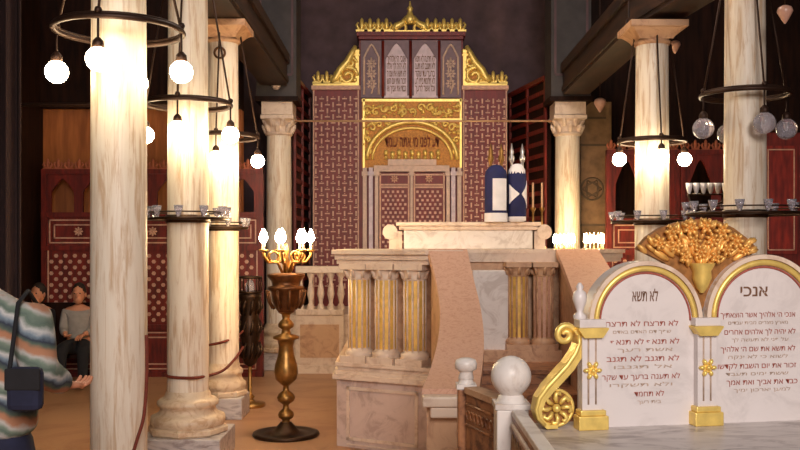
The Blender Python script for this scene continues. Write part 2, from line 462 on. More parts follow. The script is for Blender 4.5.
# architrave beams riding on the columns
def beam(x0, y0, z0, x1, y1, z1, hw, hh, label):
    a = Vector((x0, y0, z0)); b = Vector((x1, y1, z1))
    t = thing('architrave_beam', label, 'beam', a, 0, 'beams over the columns')
    d = (b-a); s = Vector((d.y, -d.x, 0)).normalized()*hw
    for nm, lo, hi, k in (('beam_body', .0, hh, 1), ('moulding', .04, .1, 1.12), ('moulding', hh-.12, hh, 1.2)):
        vs = []
        for p in (Vector((0, 0, 0)), d):
            for q in (-1, 1):
                for z in (lo, hi): vs.append(p+s*q*k+Vector((0, 0, z)))
        MB().add(vs, [(0, 1, 3, 2), (4, 6, 7, 5), (0, 4, 5, 1), (2, 3, 7, 6), (1, 5, 7, 3), (0, 2, 6, 4)]).build(nm, 'beam', t)
zc = [3.80, 3.80, ZA(25, 8.7), ZA(104, 12.1)]
beam(cl1[1], 2.0, 3.80, cl2[1], 7.3, 3.80, .17, .4, 'dark wooden beam over the nearest left columns')
beam(cl2[1]-.02, 7.3, 3.80, cl4[1]-.02, 11.78, 3.74, .17, .4, 'dark wooden beam over the left column with the flared capital')
beam(cl7[1]+.15, 2.0, 3.80, cl7[1], 7.3, 3.80, .17, .4, 'dark wooden beam over the large right column')
beam(cl7[1]-.02, 7.3, 3.80, cl6[1], 8.5, ZA(26, 8.3)+.01, .17, .4, 'short dark beam between the two right columns')
beam(cl6[1], 8.5, ZA(26, 8.3)+.01, cl5[1]+.05, 11.76, 3.62, .17, .4, 'brown beam slanting back from right capital to the dark pier')

# tie rods
def rod(label, a, b, r=.016, m='iron'):
    a, b = Vector(a), Vector(b)
    tag(MB().tube([a, b], r, 8).build('tie_rod', m), label, 'rod', 'iron tie rods')
rod('thin iron rod crossing in front of the red ark between far columns', P(294, 121, 12.1), P(553, 121, 12.1), .014, 'tan')
rod('dark iron rod across the left aisle behind the nearest column', (WL+.0, 8.8, ZA(103, 8.7)), (cl3[1]-.11, 8.8, ZA(103, 8.7)), .02)

# ---------------------------------------------------------------- ring chandeliers
def chandelier(name_label, x, d, z, R, ztop, lit, drop=.23, br=.066, start=0.0, n=4, lean=.16, group='ring chandeliers around the columns'):
    t = thing('ring_chandelier', name_label, 'chandelier', (x, d, z), 0, group)
    MB().ring((0, 0, 0), R, .017, 44, 8).ring((0, 0, .02), R*.985, .008, 44, 6).build('ring', 'iron', t)
    for k in range(n):
        a = start+2*PI*k/n; ca, sa = math.cos(a), math.sin(a)
        MB().tube([(R*ca, R*sa, 0), (lean*1.02*ca, lean*1.02*sa, ztop-z)], .008, 6).sphere((R*ca, R*sa, .03), .022, 8).build('hanging_rod', 'iron', t)
        h = MB(); h.tube([(R*ca, R*sa, 0), (R*ca, R*sa, -drop+br+.03)], .007, 6)
        h.lathe([(.012, .05), (.03, .03), (.034, 0), (.02, -.015)], (R*ca, R*sa, -drop+br+.0), 14)
        ho = h.build('lamp_holder', 'iron', t)
        g = MB(); g.sphere((R*ca, R*sa, -drop), br, 18); g.build('globe_bulb', 'bulb' if lit else 'glass', ho)
        if not lit:
            f = MB(); f.lathe([(.008, 0), (.012, .03), (.02, .05)], (R*ca, R*sa, -drop-.01), 10); f.build('filament_stem', 'silver', ho)
    return t
chandelier('iron ring chandelier with lit globes around the nearest left column', cl1[1], 5.2, 2.885, .36, 3.74, True, .235, .066, PI+.0)
chandelier('iron ring chandelier with lit globes around the second left column', cl2[1], 7.0, 2.74, .33, 3.74, True, .235, .066, PI)
chandelier('iron ring chandelier with lit globes around the left flared-capital column', cl3[1], 8.7, 2.69, .335, 3.7, True, .23, .066, 0)
chandelier('iron ring chandelier with lit globes on the right column behind the gilt crest', cl6[1], 8.3, 2.60, .30, 3.55, True, .16, .064, 0)
chandelier('iron ring chandelier with unlit clear globes around the large right column', cl7[1], 7.0, 2.815, .33, 3.74, False, .26, .082, .052)

# ---------------------------------------------------------------- oil lamp rings fixed on the columns
def lamp_ring(label, x, d, z, R, rc, n):
    t = thing('oil_lamp_ring', label, 'lamp ring', (x, d, z), 0, 'oil lamp rings on the columns')
    MB().ring((0, 0, 0), R, .012, 40, 8).ring((0, 0, .05), R*.97, .006, 40, 6).build('ring', 'darkmetal', t)
    mb = MB(); mb.lathe([(rc+.004, -.03), (rc+.014, -.03), (rc+.014, .03), (rc+.004, .03)], n=28, cap=False)
    mb.build('collar', 'darkmetal', t)
    for k in range(4):
        a = PI/4+k*PI/2; MB().tube([(rc*math.cos(a), rc*math.sin(a), 0), (R*math.cos(a), R*math.sin(a), 0)], .008, 6).build('bracket_arm', 'darkmetal', t)
    for k in range(n):
        a = 2*PI*(k+.5)/n
        g = MB(); g.lathe([(.008, 0), (.018, .015), (.03, .05), (.036, .085), (.032, .085), (.026, .05), (.008, .02)], (R*math.cos(a), R*math.sin(a), .01), 12)
        g.build('glass_cup', 'glass', t)
    return t
lamp_ring('dark oil lamp ring at mid height of the second left column', cl2[1], 7.0, ZA(219, 7), .30, cl2[2]*.995, 10)
lamp_ring('dark oil lamp ring at mid height of the left flared-capital column', cl3[1], 8.7, ZA(228, 8.7), .235, cl3[2]*.995, 8)
lamp_ring('dark oil lamp ring on the right column behind the gilt crest', cl6[1], 8.3, ZA(222, 8.3), .36, cl6[2]*.995, 10)
lamp_ring('wide dark oil lamp ring on the large right column', cl7[1], 7.0, ZA(214, 7), .44, cl7[2]*.995, 14)

# ---------------------------------------------------------------- small pendants
def pendant(px, py, d, s, label):
    p = P(px, py, d)
    t = thing('hanging_lamp', label, 'hanging lamp', p, 0, 'small hanging lamps')
    MB().lathe([(.004, -s*1.4), (s*.3, -s*1.1), (s*.75, -s*.3), (s, s*.2), (s*.85, s*.7), (s*.4, s*.95), (s*.2, s*1.0)], n=16).build('milky_shade', 'pendant', t)
    MB().tube([(0, 0, s), (0, 0, 5.88-p.z)], .005, 6).build('chain', 'iron', t)
pendant(600, 104, 11.0, .075, 'small pale hanging lamp right of the far dark pier')
pendant(675, 46, 8.9, .055, 'small pale hanging lamp beside the right flared capital')
pendant(785, 13, 6.4, .055, 'small pale hanging lamp right of the large right column')

# ---------------------------------------------------------------- inlaid wooden screens
def lattice_screen(label, cat, x, d, wd, ztop, zrail, narch=2, group='inlaid red wooden screens'):
    t = thing('wooden_screen', label, cat, (x, d, 0), 0, group)
    hw = wd/2
    f = MB()
    for q in (-1, 1): f.b2(q*(hw-.03)-.03, q*(hw-.03)+.03, -.04, .04, 0, ztop)
    for z in (.03, .62, zrail-.42, zrail, ztop-.03): f.b2(-hw, hw, -.045, .045, z-.03, z+.03)
    f.build('frame', 'darkred', t)
    iw = hw-.06
    def framed(z0, z1, name, med):
        p = MB(); p.b2(-iw, iw, -.015, .015, z0, z1); p.mat = 1
        for ins in (.03, .09):
            for a, b, c, e in ((-iw+ins, iw-ins, z0+ins, z0+ins+.016), (-iw+ins, iw-ins, z1-ins-.016, z1-ins)):
                p.b2(a, b, -.022, -.012, c, e)
            for a in (-iw+ins, iw-ins-.016): p.b2(a, a+.016, -.022, -.012, z0+ins, z1-ins)
        if med: rosette(p, 0, -.02, (z0+z1)/2, .06, 8, .15)
        p.build(name, ['darkred', 'inlaydim'], t)
    framed(zrail-.39, zrail-.03, 'upper_panel', True)
    framed(.06, .59, 'lower_panel', False)
    z0, z1 = .65, zrail-.45
    p = MB(); p.b2(-iw, iw, -.015, .015, z0, z1); p.mat = 1
    s = .118; row = 0; z = z0+.06
    while z < z1-.03:
        xx = -iw+.06+(s/2 if row % 2 else 0)
        while xx < iw-.04:
            p.lathe([(.027, 0), (.027, .008)], (0, 0, 0), 6, Matrix.Translation((xx, -.014, z)) @ Matrix.Rotation(PI/2, 4, 'X'))
            xx += s
        z += s*.62; row += 1
    for q in (-1, 1): p.b2(q*(iw-.02)-.008, q*(iw-.02)+.008, -.022, -.012, z0, z1)
    p.build('lattice_panel', ['darkred', 'inlaydim'], t)
    a_w = 2*iw/narch
    for k in range(narch):
        cx = -iw+a_w*(k+.5)
        out = [(cx-a_w/2, zrail+.03), (cx-a_w/2, ztop-.06), (cx+a_w/2, ztop-.06), (cx+a_w/2, zrail+.03)]
        arch = keel(cx, a_w*.36, zrail+.03, zrail+(ztop-zrail)*.5, ztop-.12)
        MB().prism(out+arch, -.02, .02, 'y').build('arch_panel', 'darkred', t)
    c = MB(); n = max(4, int(wd/.12))
    for k in range(n): fleur(c, -hw+(k+.5)*wd/n, 0, ztop-.01, .145, .25)
    c.build('crest', 'crestwood', t)
    return t
dS = 11.3
xa, xb = XA(42, dS), XA(264, dS)
bw = (xb-xa)/3
for k, lab in enumerate(('leftmost inlaid red wooden screen, left of the nearest column', 'inlaid red wooden screen between the first and second left columns', 'inlaid red wooden screen between the left columns and the brass candelabrum')):
    lattice_screen(lab, 'screen', xa+bw*(k+.5), dS, bw-.01, 2.60, 2.03)
dR = 11.6
xr = XA(606, dR)
for k, lab in enumerate(('red inlaid wooden screen just left of the right lit column', 'red inlaid wooden screen between the two right columns', 'red inlaid wooden screen at the far right edge')):
    lattice_screen(lab, 'screen', xr+.47+.95*k, dR, .94, ZA(150, dR), ZA(220, dR))
# tall cupboard at the far right
t = thing('wooden_cupboard', 'tall dark red cupboard at the far right edge behind the column', 'cupboard', (XA(790, 10.2), 10.2, 0))
MB().b2(-.42, .42, -.2, .25, 0, 2.9).build('body', 'darkred', t, .01)
for q in (-1, 1):
    for z0, z1 in ((.15, 1.45), (1.55, 2.75)):
        dd = MB(); dd.b2(q*.2-.18, q*.2+.18, -.23, -.2, z0, z1); dd.mat = 1
        for zz in (z0+.04, z1-.05): dd.b2(q*.2-.15, q*.2+.15, -.24, -.225, zz, zz+.012)
        for xx in (q*.2-.15, q*.2+.138): dd.b2(xx, xx+.012, -.24, -.225, z0+.04, z1-.04)
        do = dd.build('door', ['red', 'inlaydim'], t)
        MB().sphere((q*.05, -.25, (z0+z1)/2), .018, 8).build('knob', 'brass', do)

# plum curtain, far left
t = thing('curtain', 'dark plum curtain hanging at the far left edge', 'curtain', (XA(10, 8.6), 8.6, 0))
pts = []
n = 40
for i in range(n+1):
    u = i/n; pts.append((-.5+.62*u, .05*math.sin(u*30)+.02*math.sin(u*13)))
poly = [(p[0], p[1]-.012) for p in pts]+[(p[0], p[1]+.012) for p in reversed(pts)]
MB().prism(poly, .03, 4.6).build('drape', 'curtain', t)
MB().tube([(-.6, 0, 4.62), (.3, 0, 4.62)], .02, 8).build('curtain_rod', 'iron', t)

# ---------------------------------------------------------------- the ark
D = 13.4
def ax(px): return XA(px, D)
def az(py): return ZA(py, D)
acx = ax(410.5)
ark = thing('torah_ark', 'tall red wooden ark with bone inlay, gilt crest and inscribed panels', 'ark', (acx, D, .74))
def lx(px): return ax(px)-acx
def lz(py): return az(py)-.74
# wings
for nm, p0, p1 in (('wing', 313, 359), ('wing', 463, 507)):
    wv = MB(); wv.b2(lx(p0), lx(p1), 0, .5, 0, lz(90)); wv.mat = 1
    x0, x1 = lx(p0), lx(p1); nx = 8; sx = (x1-x0)/nx; sz = sx*1.05
    z = .3; row = 0
    while z < lz(98):
        for k in range(nx):
            cx = x0+(k+.5)*sx
            if (k+row) % 2: wv.b2(cx-.011, cx+.011, -.012, .005, z-sz*.42, z+sz*.42)
            else:
                wv.b2(cx-sx*.42, cx+sx*.42, -.012, .005, z-.009, z+.009)
                wv.b2(cx-sx*.1, cx+sx*.1, -.010, .005, z+sz*.24, z+sz*.34)
        z += sz; row += 1
    for xx in (x0, x1-.02): wv.b2(xx, xx+.02, -.012, .005, 0, lz(90))
    wv.build(nm, ['redbright', 'inlaydim'], ark)
    c = MB(); c.b2(x0-.02, x1+.02, -.05, .5, lz(90), lz(86)); c.build('wing_cornice', 'inlaydim', ark)
    g = MB()
    g.b2(x0, x1, -.03, .03, lz(86), lz(83))
    inner = x1 if p0 < 400 else x0; sgn = -1 if p0 < 400 else 1
    outer = x0 if p0 < 400 else x1
    n = 3
    for k in range(n): fleur(g, outer-sgn*(.075+k*.13), 0, lz(84), .2, .3)
    # rising scroll against the centre
    g.tube([(inner+sgn*.42, 0, lz(82)), (inner+sgn*.34, 0, lz(78)), (inner+sgn*.28, 0, lz(70)), (inner+sgn*.17, 0, lz(62)), (inner+sgn*.1, 0, lz(53)), (inner+sgn*.05, 0, lz(46))], [.05, .06, .06, .06, .05, .03], 8)
    sp = []
    for i in range(22):
        a = i*.45; rr = .15*(1-i/26)
        sp.append((inner+sgn*.17+rr*math.cos(a), 0, lz(76)+rr*math.sin(a)))
    g.tube(sp, .035, 8)
    sp = [(inner+sgn*.12+.09*(1-i/20)*math.cos(i*.5), 0, lz(63)+.09*(1-i/20)*math.sin(i*.5)) for i in range(16)]
    g.tube(sp, .028, 8)
    fleur(g, inner+sgn*.05, 0, lz(56), .16, .3)
    g.mat = 1; g.prism([(inner, lz(83)), (inner+sgn*.36, lz(83)), (inner+sgn*.2, lz(64)), (inner+sgn*.06, lz(50)), (inner, lz(50))], .0, .025, 'y'); g.mat = 0
    for (ox, py) in ((.27, 80), (.06, 70), (.06, 80), (.22, 66)): g.sphere((inner+sgn*ox, -.01, lz(py)), (.04, .03, .04), 8)
    g.b2(min(inner, inner+sgn*.05), max(inner, inner+sgn*.05), -.02, .02, lz(84), lz(50))
    g.build('wing_crest', ['gold', 'goldmatte'], ark)
# central body
cb = MB(); cb.b2(lx(359), lx(463), .02, .55, 0, lz(34)); cb.build('cabinet', 'redbright', ark)
fr = MB(); fr.b2(lx(357), lx(465), -.1, .55, lz(37), lz(33)); fr.b2(lx(359), lx(463), -.06, .5, lz(40), lz(37)); fr.build('cornice', 'redbright', ark)
cr = MB()
for k in range(13):
    px = 362+k*98/12
    if 394 < px < 427: continue
    fleur(cr, lx(px), -.05, lz(33), .215, .35)
cr.b2(lx(359), lx(463), -.08, -.02, lz(34.5), lz(31.5))
cr.lathe([(.06, 0), (.11, .06), (.05, .14), (.03, .2), (.05, .23), (.02, .27), (.008, .34)], (lx(410), -.05, lz(25)), 12)
for q in (-1, 1):
    cr.tube([(lx(410)+q*.26, -.05, lz(31)), (lx(410)+q*.2, -.05, lz(27)), (lx(410)+q*.11, -.05, lz(24)), (lx(410)+q*.04, -.05, lz(18))], [.05, .06, .05, .04], 8)
    cr.ring((0, 0, 0), .07, .025, 18, 6, Matrix.Translation((lx(410)+q*.13, -.05, lz(29))) @ Matrix.Rotation(PI/2, 4, 'X'))
cr.build('gilt_crest', 'gold', ark)
TXT = ['אנכי ה׳ אלהיך אשר', 'לא יהיה לך אלהים', 'לא תשא את שם ה׳', 'זכור את יום השבת', 'כבד את אביך ואת אמך', 'לא תרצח לא תנאף', 'לא תגנב לא תענה', 'ברעך עד שקר', 'לא תחמד בית רעך', 'וכל אשר לרעך']
for i, (p0, p1, arched) in enumerate(((361, 382, 0), (384, 409, 1), (412, 438, 1), (440, 461, 0))):
    x0, x1 = lx(p0), lx(p1); cx = (x0+x1)/2; hwid = (x1-x0)/2
    p = MB(); p.b2(x0, x1, -.03, .03, lz(98), lz(41)); p.mat = 1
    if arched:
        arc = keel(cx, hwid*.86, lz(96), lz(60), lz(44))
        out = [(x0, lz(96)), (x0, lz(41)), (x1, lz(41)), (x1, lz(96))]
        p.prism(out+arc, -.055, -.028, 'y')
        p.mat = 2
        for k in range(5):
            text_mb(p, TXT[(i-1)*5+k][:14], cx, lz(62+k*7.4), -.033, hwid*1.5, .085, None, .02)
    else:
        p.tube([(q[0], -.04, q[1]) for q in keel(cx, hwid*.7, lz(95), lz(58), lz(45))], .016, 6)
        for zz in (64, 74, 84): rosette(p, cx, -.03, lz(zz), hwid*.5, 8, .15)
        p.tube([(cx, -.04, lz(94)), (cx+.04, -.04, lz(84)), (cx-.04, -.04, lz(72)), (cx, -.04, lz(58))], .012, 6)
    p.build('inscription_panel', ['lilac', 'lilacdark' if arched else 'inlay', 'headpaint'] if arched else ['lilacdark', 'inlay', 'inlay'], ark)
    if i < 3:
        x = (x1+lx((384, 412, 440)[i]))/2
        MB().tube([(x, -.05, lz(97)), (x, -.05, lz(42))], .022, 8).build('slim_post', 'darkred', ark)
# gilt centre panel
gp = MB(); gp.b2(lx(362), lx(462), -.03, .03, lz(168), lz(99)); gp.mat = 1
gp.b2(lx(362), lx(462), -.05, -.02, lz(102), lz(99.5))
for q in (363, 459.5): gp.b2(lx(q), lx(q+2), -.05, -.02, lz(168), lz(99))
gp.b2(lx(362), lx(462), -.06, -.02, lz(121), lz(119))
arc = [(lx(412)+ .67*math.cos(a*PI/20), -.05, lz(160)+.56*math.sin(a*PI/20)) for a in range(21)]
gp.tube(arc, .035, 8)
arc = [(lx(412)+ .59*math.cos(a*PI/20), -.05, lz(160)+.47*math.sin(a*PI/20)) for a in range(21)]
gp.tube(arc, .02, 8)
random.seed(3)
for k in range(11):      # leaf scroll band and spandrels
    x = lx(367+k*9); z = lz(110+2.5*math.sin(k*1.7))
    gp.tube([(x+.07*(1-j/12)*math.cos(j*.6+k), -.045, z+.07*(1-j/12)*math.sin(j*.6+k)) for j in range(11)], .016, 6)
    gp.sphere((x, -.04, z), .022, 8)
for q in (-1, 1):
    for (px, py, rr) in ((40, 128, .07), (44, 140, .05), (33, 125, .05), (43, 152, .05), (24, 124, .04)):
        x = lx(412+q*px); z = lz(py)
        gp.tube([(x+q*rr*(1-j/14)*math.cos(j*.6), -.045, z+rr*(1-j/14)*math.sin(j*.6)) for j in range(12)], .018, 6)
for k in range(9):
    x = lx(386+k*6.5); gp.sphere((x, -.04, lz(153+1.5*(k % 2))), (.035, .03, .05), 8)
    gp.sphere((x, -.04, lz(158)), (.03, .03, .03), 8)
random.seed(5); k = 0
while k < 90:
    px = random.uniform(364, 460); py = random.uniform(104, 164)
    e_ = math.hypot((lx(px)-lx(412))/.70, (lz(py)-lz(160))/.59)
    if e_ < 1.04 and py > 121: continue
    if 118 < py < 122: continue
    gp.sphere((lx(px), -.035, lz(py)), (random.uniform(.02, .04), .025, random.uniform(.015, .03)), 8); k += 1
gp.mat = 2
text_mb(gp, 'דע לפני מי אתה עומד', lx(412), lz(147), -.045, .80, .14, None, .02)
gp.build('gilt_panel', ['goldmatte', 'gold', 'rope'], ark)
# lintel, doors and pilasters
ln = MB(); ln.b2(lx(374), lx(449), -.1, .03, lz(172), lz(166)); ln.b2(lx(388), lx(436), -.12, .03, lz(166), lz(160)); ln.build('lintel', 'inlay', ark)
for (p0, p1) in ((379, 410), (413, 445)):
    dv = MB(); dv.b2(lx(p0), lx(p1), -.06, .02, 0, lz(173)); dv.mat = 1
    x0, x1 = lx(p0)+.02, lx(p1)-.02
    for zz in (lz(173)-.03, lz(185), lz(187.5), .05): dv.b2(x0, x1, -.075, -.055, zz-.012, zz+.012)
    for xx in (x0, x1): dv.b2(xx-.012, xx+.012, -.075, -.055, 0, lz(173))
    z = lz(190)-.03; row = 0
    while z > .1:
        for k in range(5):
            cx = x0+.045+(k+(.5 if row % 2 else 0))*(x1-x0-.06)/5
            if cx < x1-.02: dv.box((cx, -.062, z), (.035, .012, .035), None)
        z -= .062; row += 1
    rosette(dv, (x0+x1)/2, -.06, lz(179), .06, 8, .15)
    do = dv.build('door', ['redbright', 'inlaydim'], ark)
    MB().sphere((x1-.03 if p0 < 400 else x0+.03, -.1, 1.1), .03, 10).build('handle', 'brass', do)
for p0, p1, m in ((363, 367, 'inlay'), (369, 373, 'lilac'), (375, 378.5, 'inlay'), (446, 449.5, 'inlay'), (451, 455, 'lilac'), (457, 461, 'inlay'), (410.3, 412.7, 'inlay')):
    pv = MB(); x0, x1 = lx(p0), lx(p1)
    pv.b2(x0, x1, -.08, .02, 0, lz(174 if p0 > 374 and p0 < 450 else 168)); pv.b2(x0-.015, x1+.015, -.1, .02, lz(176), lz(172)); pv.b2(x0-.01, x1+.01, -.09, .02, 0, .15)
    pv.build('pilaster', m, ark)

# marble balustrade at the foot of the ark
dB = 11.65
x0, x1 = XA(296, dB), XA(344, dB)
t = thing('marble_balustrade', 'low marble balustrade with turned balusters left of the bimah', 'balustrade', ((x0+x1)/2, dB, 0))
hw = (x1-x0)/2
MB().b2(-hw, hw, -.08, .08, ZA(273, dB), ZA(266, dB)).build('top_rail', 'cream', t, .01)
MB().b2(-hw, hw, -.08, .08, ZA(315, dB), ZA(309, dB)).build('bottom_rail', 'cream', t, .01)
mb = MB(); mb.b2(-hw, hw, -.06, .06, .06, ZA(315, dB)); mb.b2(-hw, hw, -.1, .08, 0, .1); mb.mat = 1
mb.b2(-hw+.06, hw-.06, -.07, -.05, .2, ZA(324, dB)); mb.build('pedestal_wall', ['cream', 'tan'], t)
zb, zt = ZA(309, dB), ZA(273, dB); hh = zt-zb
for k in range(5):
    x = -hw+.06+k*(2*hw-.1)/4
    MB().lathe([(.05, 0), (.05, .03*hh/.45), (.025, .08), (.03, hh*.25), (.048, hh*.42), (.04, hh*.55), (.022, hh*.75), (.028, hh*.85), (.048, hh*.94), (.048, hh)], (x, 0, zb), 14).build('baluster', 'cream', t)

# ---------------------------------------------------------------- the bimah
bim = thing('bimah', 'octagonal marble platform with gilded fluted colonettes and stair parapets', 'platform', (.6, 7.6, 0))
bo = Vector((.6, 7.6, 0))
A = Vector((-.52, 7.40)); B = Vector((.215, 7.02)); Cc = Vector((.50, 7.05))
def lp(v): return (v[0]-bo.x, v[1]-bo.y)
def off(poly, k):     # scale about the platform centre
    c = Vector((.85, 8.7)); return [tuple(c+(Vector(q)-c)*k) for q in poly]
foot = [(-.52, 7.4), (.215, 7.02), (.50, 7.02), (.56, 8.25), (1.42, 8.25), (1.80, 8.25), (2.1, 8.55), (2.1, 9.4), (1.6, 10.0), (0, 10.0), (-.52, 9.5)]
def layer(mb, k, z0, z1): mb.prism([lp(q) for q in off(foot, k)], z0, z1)
zL0, zL1 = .555, .69
m_ = MB(); layer(m_, 1.0, 0, zL0); m_.build('plinth', 'plinthmarble', bim)
m_ = MB(); layer(m_, 1.025, zL0, zL0+.04); layer(m_, 1.01, zL0+.04, zL0+.07); layer(m_, .995, zL0+.07, zL1-.03); layer(m_, 1.008, zL1-.03, zL1); m_.build('plinth_moulding', 'cream', bim)
m_ = MB(); layer(m_, .90, zL1, 1.5); m_.build('body', 'tan', bim)
m_ = MB(); layer(m_, 1.0, 1.495, 1.53); layer(m_, 1.012, 1.53, 1.575); layer(m_, 1.03, 1.575, 1.61); m_.build('cornice', 'cream', bim)
ud = (B-A).normalized(); nd = Vector((ud.y, -ud.x))   # outward
fl = (B-A).length
# framed slab on the plinth face
Tf = Matrix.Translation((A.x-bo.x, A.y-bo.y, 0)) @ Matrix.Rotation(math.atan2(ud.y, ud.x), 4, 'Z')   # local x along the face, -y outward
m_ = MB(); m_.b2(.1, fl-.08, -.012, .0, .02, .03, Tf)
for z in (.06, .47): m_.b2(.1, fl-.08, -.015, .005, z, z+.025, Tf)
for x in (.1, fl-.105): m_.b2(x, x+.025, -.015, .005, .06, .495, Tf)
m_.build('plinth_frame', 'cream', bim)
def colonette(T, x, y, z0=zL1, z1=1.495, r=.094, mats=('cream', 'ochre')):
    cbm = MB()
    cbm.b2(x-r*1.25, x+r*1.25, y-r*1.25, y+r*1.25, z0, z0+.055, T)
    cbm.lathe([(r*1.22, .055), (r*1.25, .075), (r*1.18, .095), (r*1.02, .105), (r*1.0, .12)], (x, y, z0), 20, T)
    sh = MB(); sh.mat = 1
    za, zb_ = z0+.11, z1-.12
    sh.lathe([(r*.93, za), (r*.93, zb_)], (x, y, 0), 24, T); sh.mat = 0
    for k in range(12):
        a = 2*PI*(k+.5)/12
        sh.tube([(x+r*.93*math.cos(a), y+r*.93*math.sin(a), za), (x+r*.93*math.cos(a), y+r*.93*math.sin(a), zb_)], r*.10, 6, False, T)
    o = sh.build('colonette', list(mats), bim)
    cbm.build('colonette_base', mats[0], o)
    cp = MB(); cp.lathe([(r*.95, zb_-.01), (r*1.08, zb_+.005), (r*1.0, zb_+.02), (r*1.05, zb_+.05), (r*1.25, zb_+.09)], (x, y, 0), 20, T)
    cp.b2(x-r*1.3, x+r*1.3, y-r*1.3, y+r*1.3, zb_+.075, z1, T)
    for k in range(8):
        a = 2*PI*k/8
        cp.tube([(x+r*math.cos(a), y+r*math.sin(a), zb_+.01), (x+r*1.15*math.cos(a), y+r*1.15*math.sin(a), zb_+.05), (x+r*1.35*math.cos(a), y+r*1.35*math.sin(a), zb_+.07)], [.018, .016, .008], 6, False, T)
    cp.build('colonette_capital', mats[0], o)
for s in (.15, .40, .66):
    colonette(Tf, s, .112)
# recessed back of the stair with two fluted colonettes and a white slab
Ti = Matrix.Translation((-bo.x, -bo.y, 0))
m_ = MB(); m_.b2(.66, 1.0, 8.17, 8.3, .68, 1.42, Ti); m_.build('white_slab', 'white', bim, .01)
for px in (518, 543):
    colonette(Ti, XA(px, 8.17), 8.17, .70, 1.495, .092, ('tan', 'ochre') if px == 518 else ('tan', 'pink'))
m_ = MB(); m_.b2(.56, 1.55, 8.05, 8.3, .60, .70, Ti); m_.build('inner_ledge', 'tan', bim)
# steps
for k in range(5):
    z = .60-.12*k; y = 8.05-.5*k
    m_ = MB(); m_.b2(.53, 1.42+.05*k, y-.5, 8.04 if k == 0 else y, 0, z, Ti); m_.b2(.53, 1.42+.05*k, y-.53, y, z-.03, z+.002, Ti)
    m_.build('step', 'brown', bim)
# sweeping stair parapets
def parapet(ptsL, ptsR, ds, ys):
    n = len(ds); L_, R_ = [], []
    sub = 6
    def interp(arr, u):
        i = min(int(u), n-2); t = u-i
        p0 = arr[max(i-1, 0)]; p1 = arr[i]; p2 = arr[i+1]; p3 = arr[min(i+2, n-1)]
        return .5*((2*p1)+(-p0+p2)*t+(2*p0-5*p1+4*p2-p3)*t*t+(-p0+3*p1-3*p2+p3)*t**3)
    for j in range((n-1)*sub+1):
        u = j/sub; d = interp(ds, u); y = interp(ys, u)
        L_.append(P(interp(ptsL, u), y, d)-bo); R_.append(P(interp(ptsR, u), y, d)-bo)
    def loft(rows_of, name, mat):
        vs = []; fs = []
        for a, b in zip(L_, R_): vs += rows_of(a, b)
        m = len(rows_of(L_[0], R_[0]))
        for i in range(len(L_)-1):
            for k in range(m):
                k2 = (k+1) % m
                fs.append((i*m+k, i*m+k2, (i+1)*m+k2, (i+1)*m+k))
        fs += [tuple(range(m)), tuple((len(L_)-1)*m+k for k in range(m))]
        return MB().add(vs, fs).build(name, mat, bim)
    up = Vector((0, 0, 1))
    loft(lambda a, b: [a, b, b-up*.06, a-up*.06], 'parapet_coping', 'pink')
    def wall(a, b):
        c = a+(b-a)*.08; d = a+(b-a)*.92
        return [c-up*.06, d-up*.06, Vector((d.x, d.y, 0)), Vector((c.x, c.y, 0))]
    loft(wall, 'parapet_wall', 'tan')
parapet([428, 436, 440, 438, 430, 422], [467, 474, 481, 484, 482, 479], [7.0, 6.55, 6.1, 5.6, 5.15, 4.8], [249, 280, 310, 340, 370, 389])
parapet([556, 564, 572, 580, 592, 606], [598, 610, 624, 640, 660, 680], [8.2, 7.7, 7.2, 6.6, 6.1, 5.6], [249, 268, 290, 315, 340, 362])
# foot block at the end of the left parapet
m_ = MB(); m_.b2(XA(422, 4.75), XA(478, 4.75), 4.70, 4.82, .80, .855, Ti); m_.b2(XA(430, 4.75), XA(470, 4.75), 4.72, 4.82, .74, .80, Ti); m_.build('parapet_foot', 'cream', bim, .01)

# reading desk block on top
dD = 8.9
t = thing('marble_desk', 'long pale marble reading desk block on top of the bimah', 'desk', (XA(463, dD), dD+.35, 1.61))
xx = lambda px: XA(px, dD)-XA(463, dD)
zz = lambda py: ZA(py, dD)-1.61
MB().b2(xx(404), xx(533), -.33, .35, 0, zz(230)).build('body', 'white', t, .008)
mb = MB(); mb.b2(xx(396), xx(541), -.38, .40, zz(226), zz(222)); mb.b2(xx(399), xx(538), -.36, .38, zz(230), zz(226)); mb.build('top_slab', 'cream', t, .008)
for p0, p1, q in ((387, 404, -1), (533, 548, 1)):
    mb = MB(); mb.b2(xx(p0)+.02, xx(p1)-.02, -.3, .3, 0, zz(231)); 
    mb.lathe([(.075, -.315), (.075, .315)], (0, 0, 0), 16, Matrix.Translation((xx(p0 if q < 0 else p1)+(.03 if q < 0 else -.03), 0, .17)) @ Matrix.Rotation(PI/2, 4, 'X'))
    mb.build('scroll_bracket', 'cream', t)

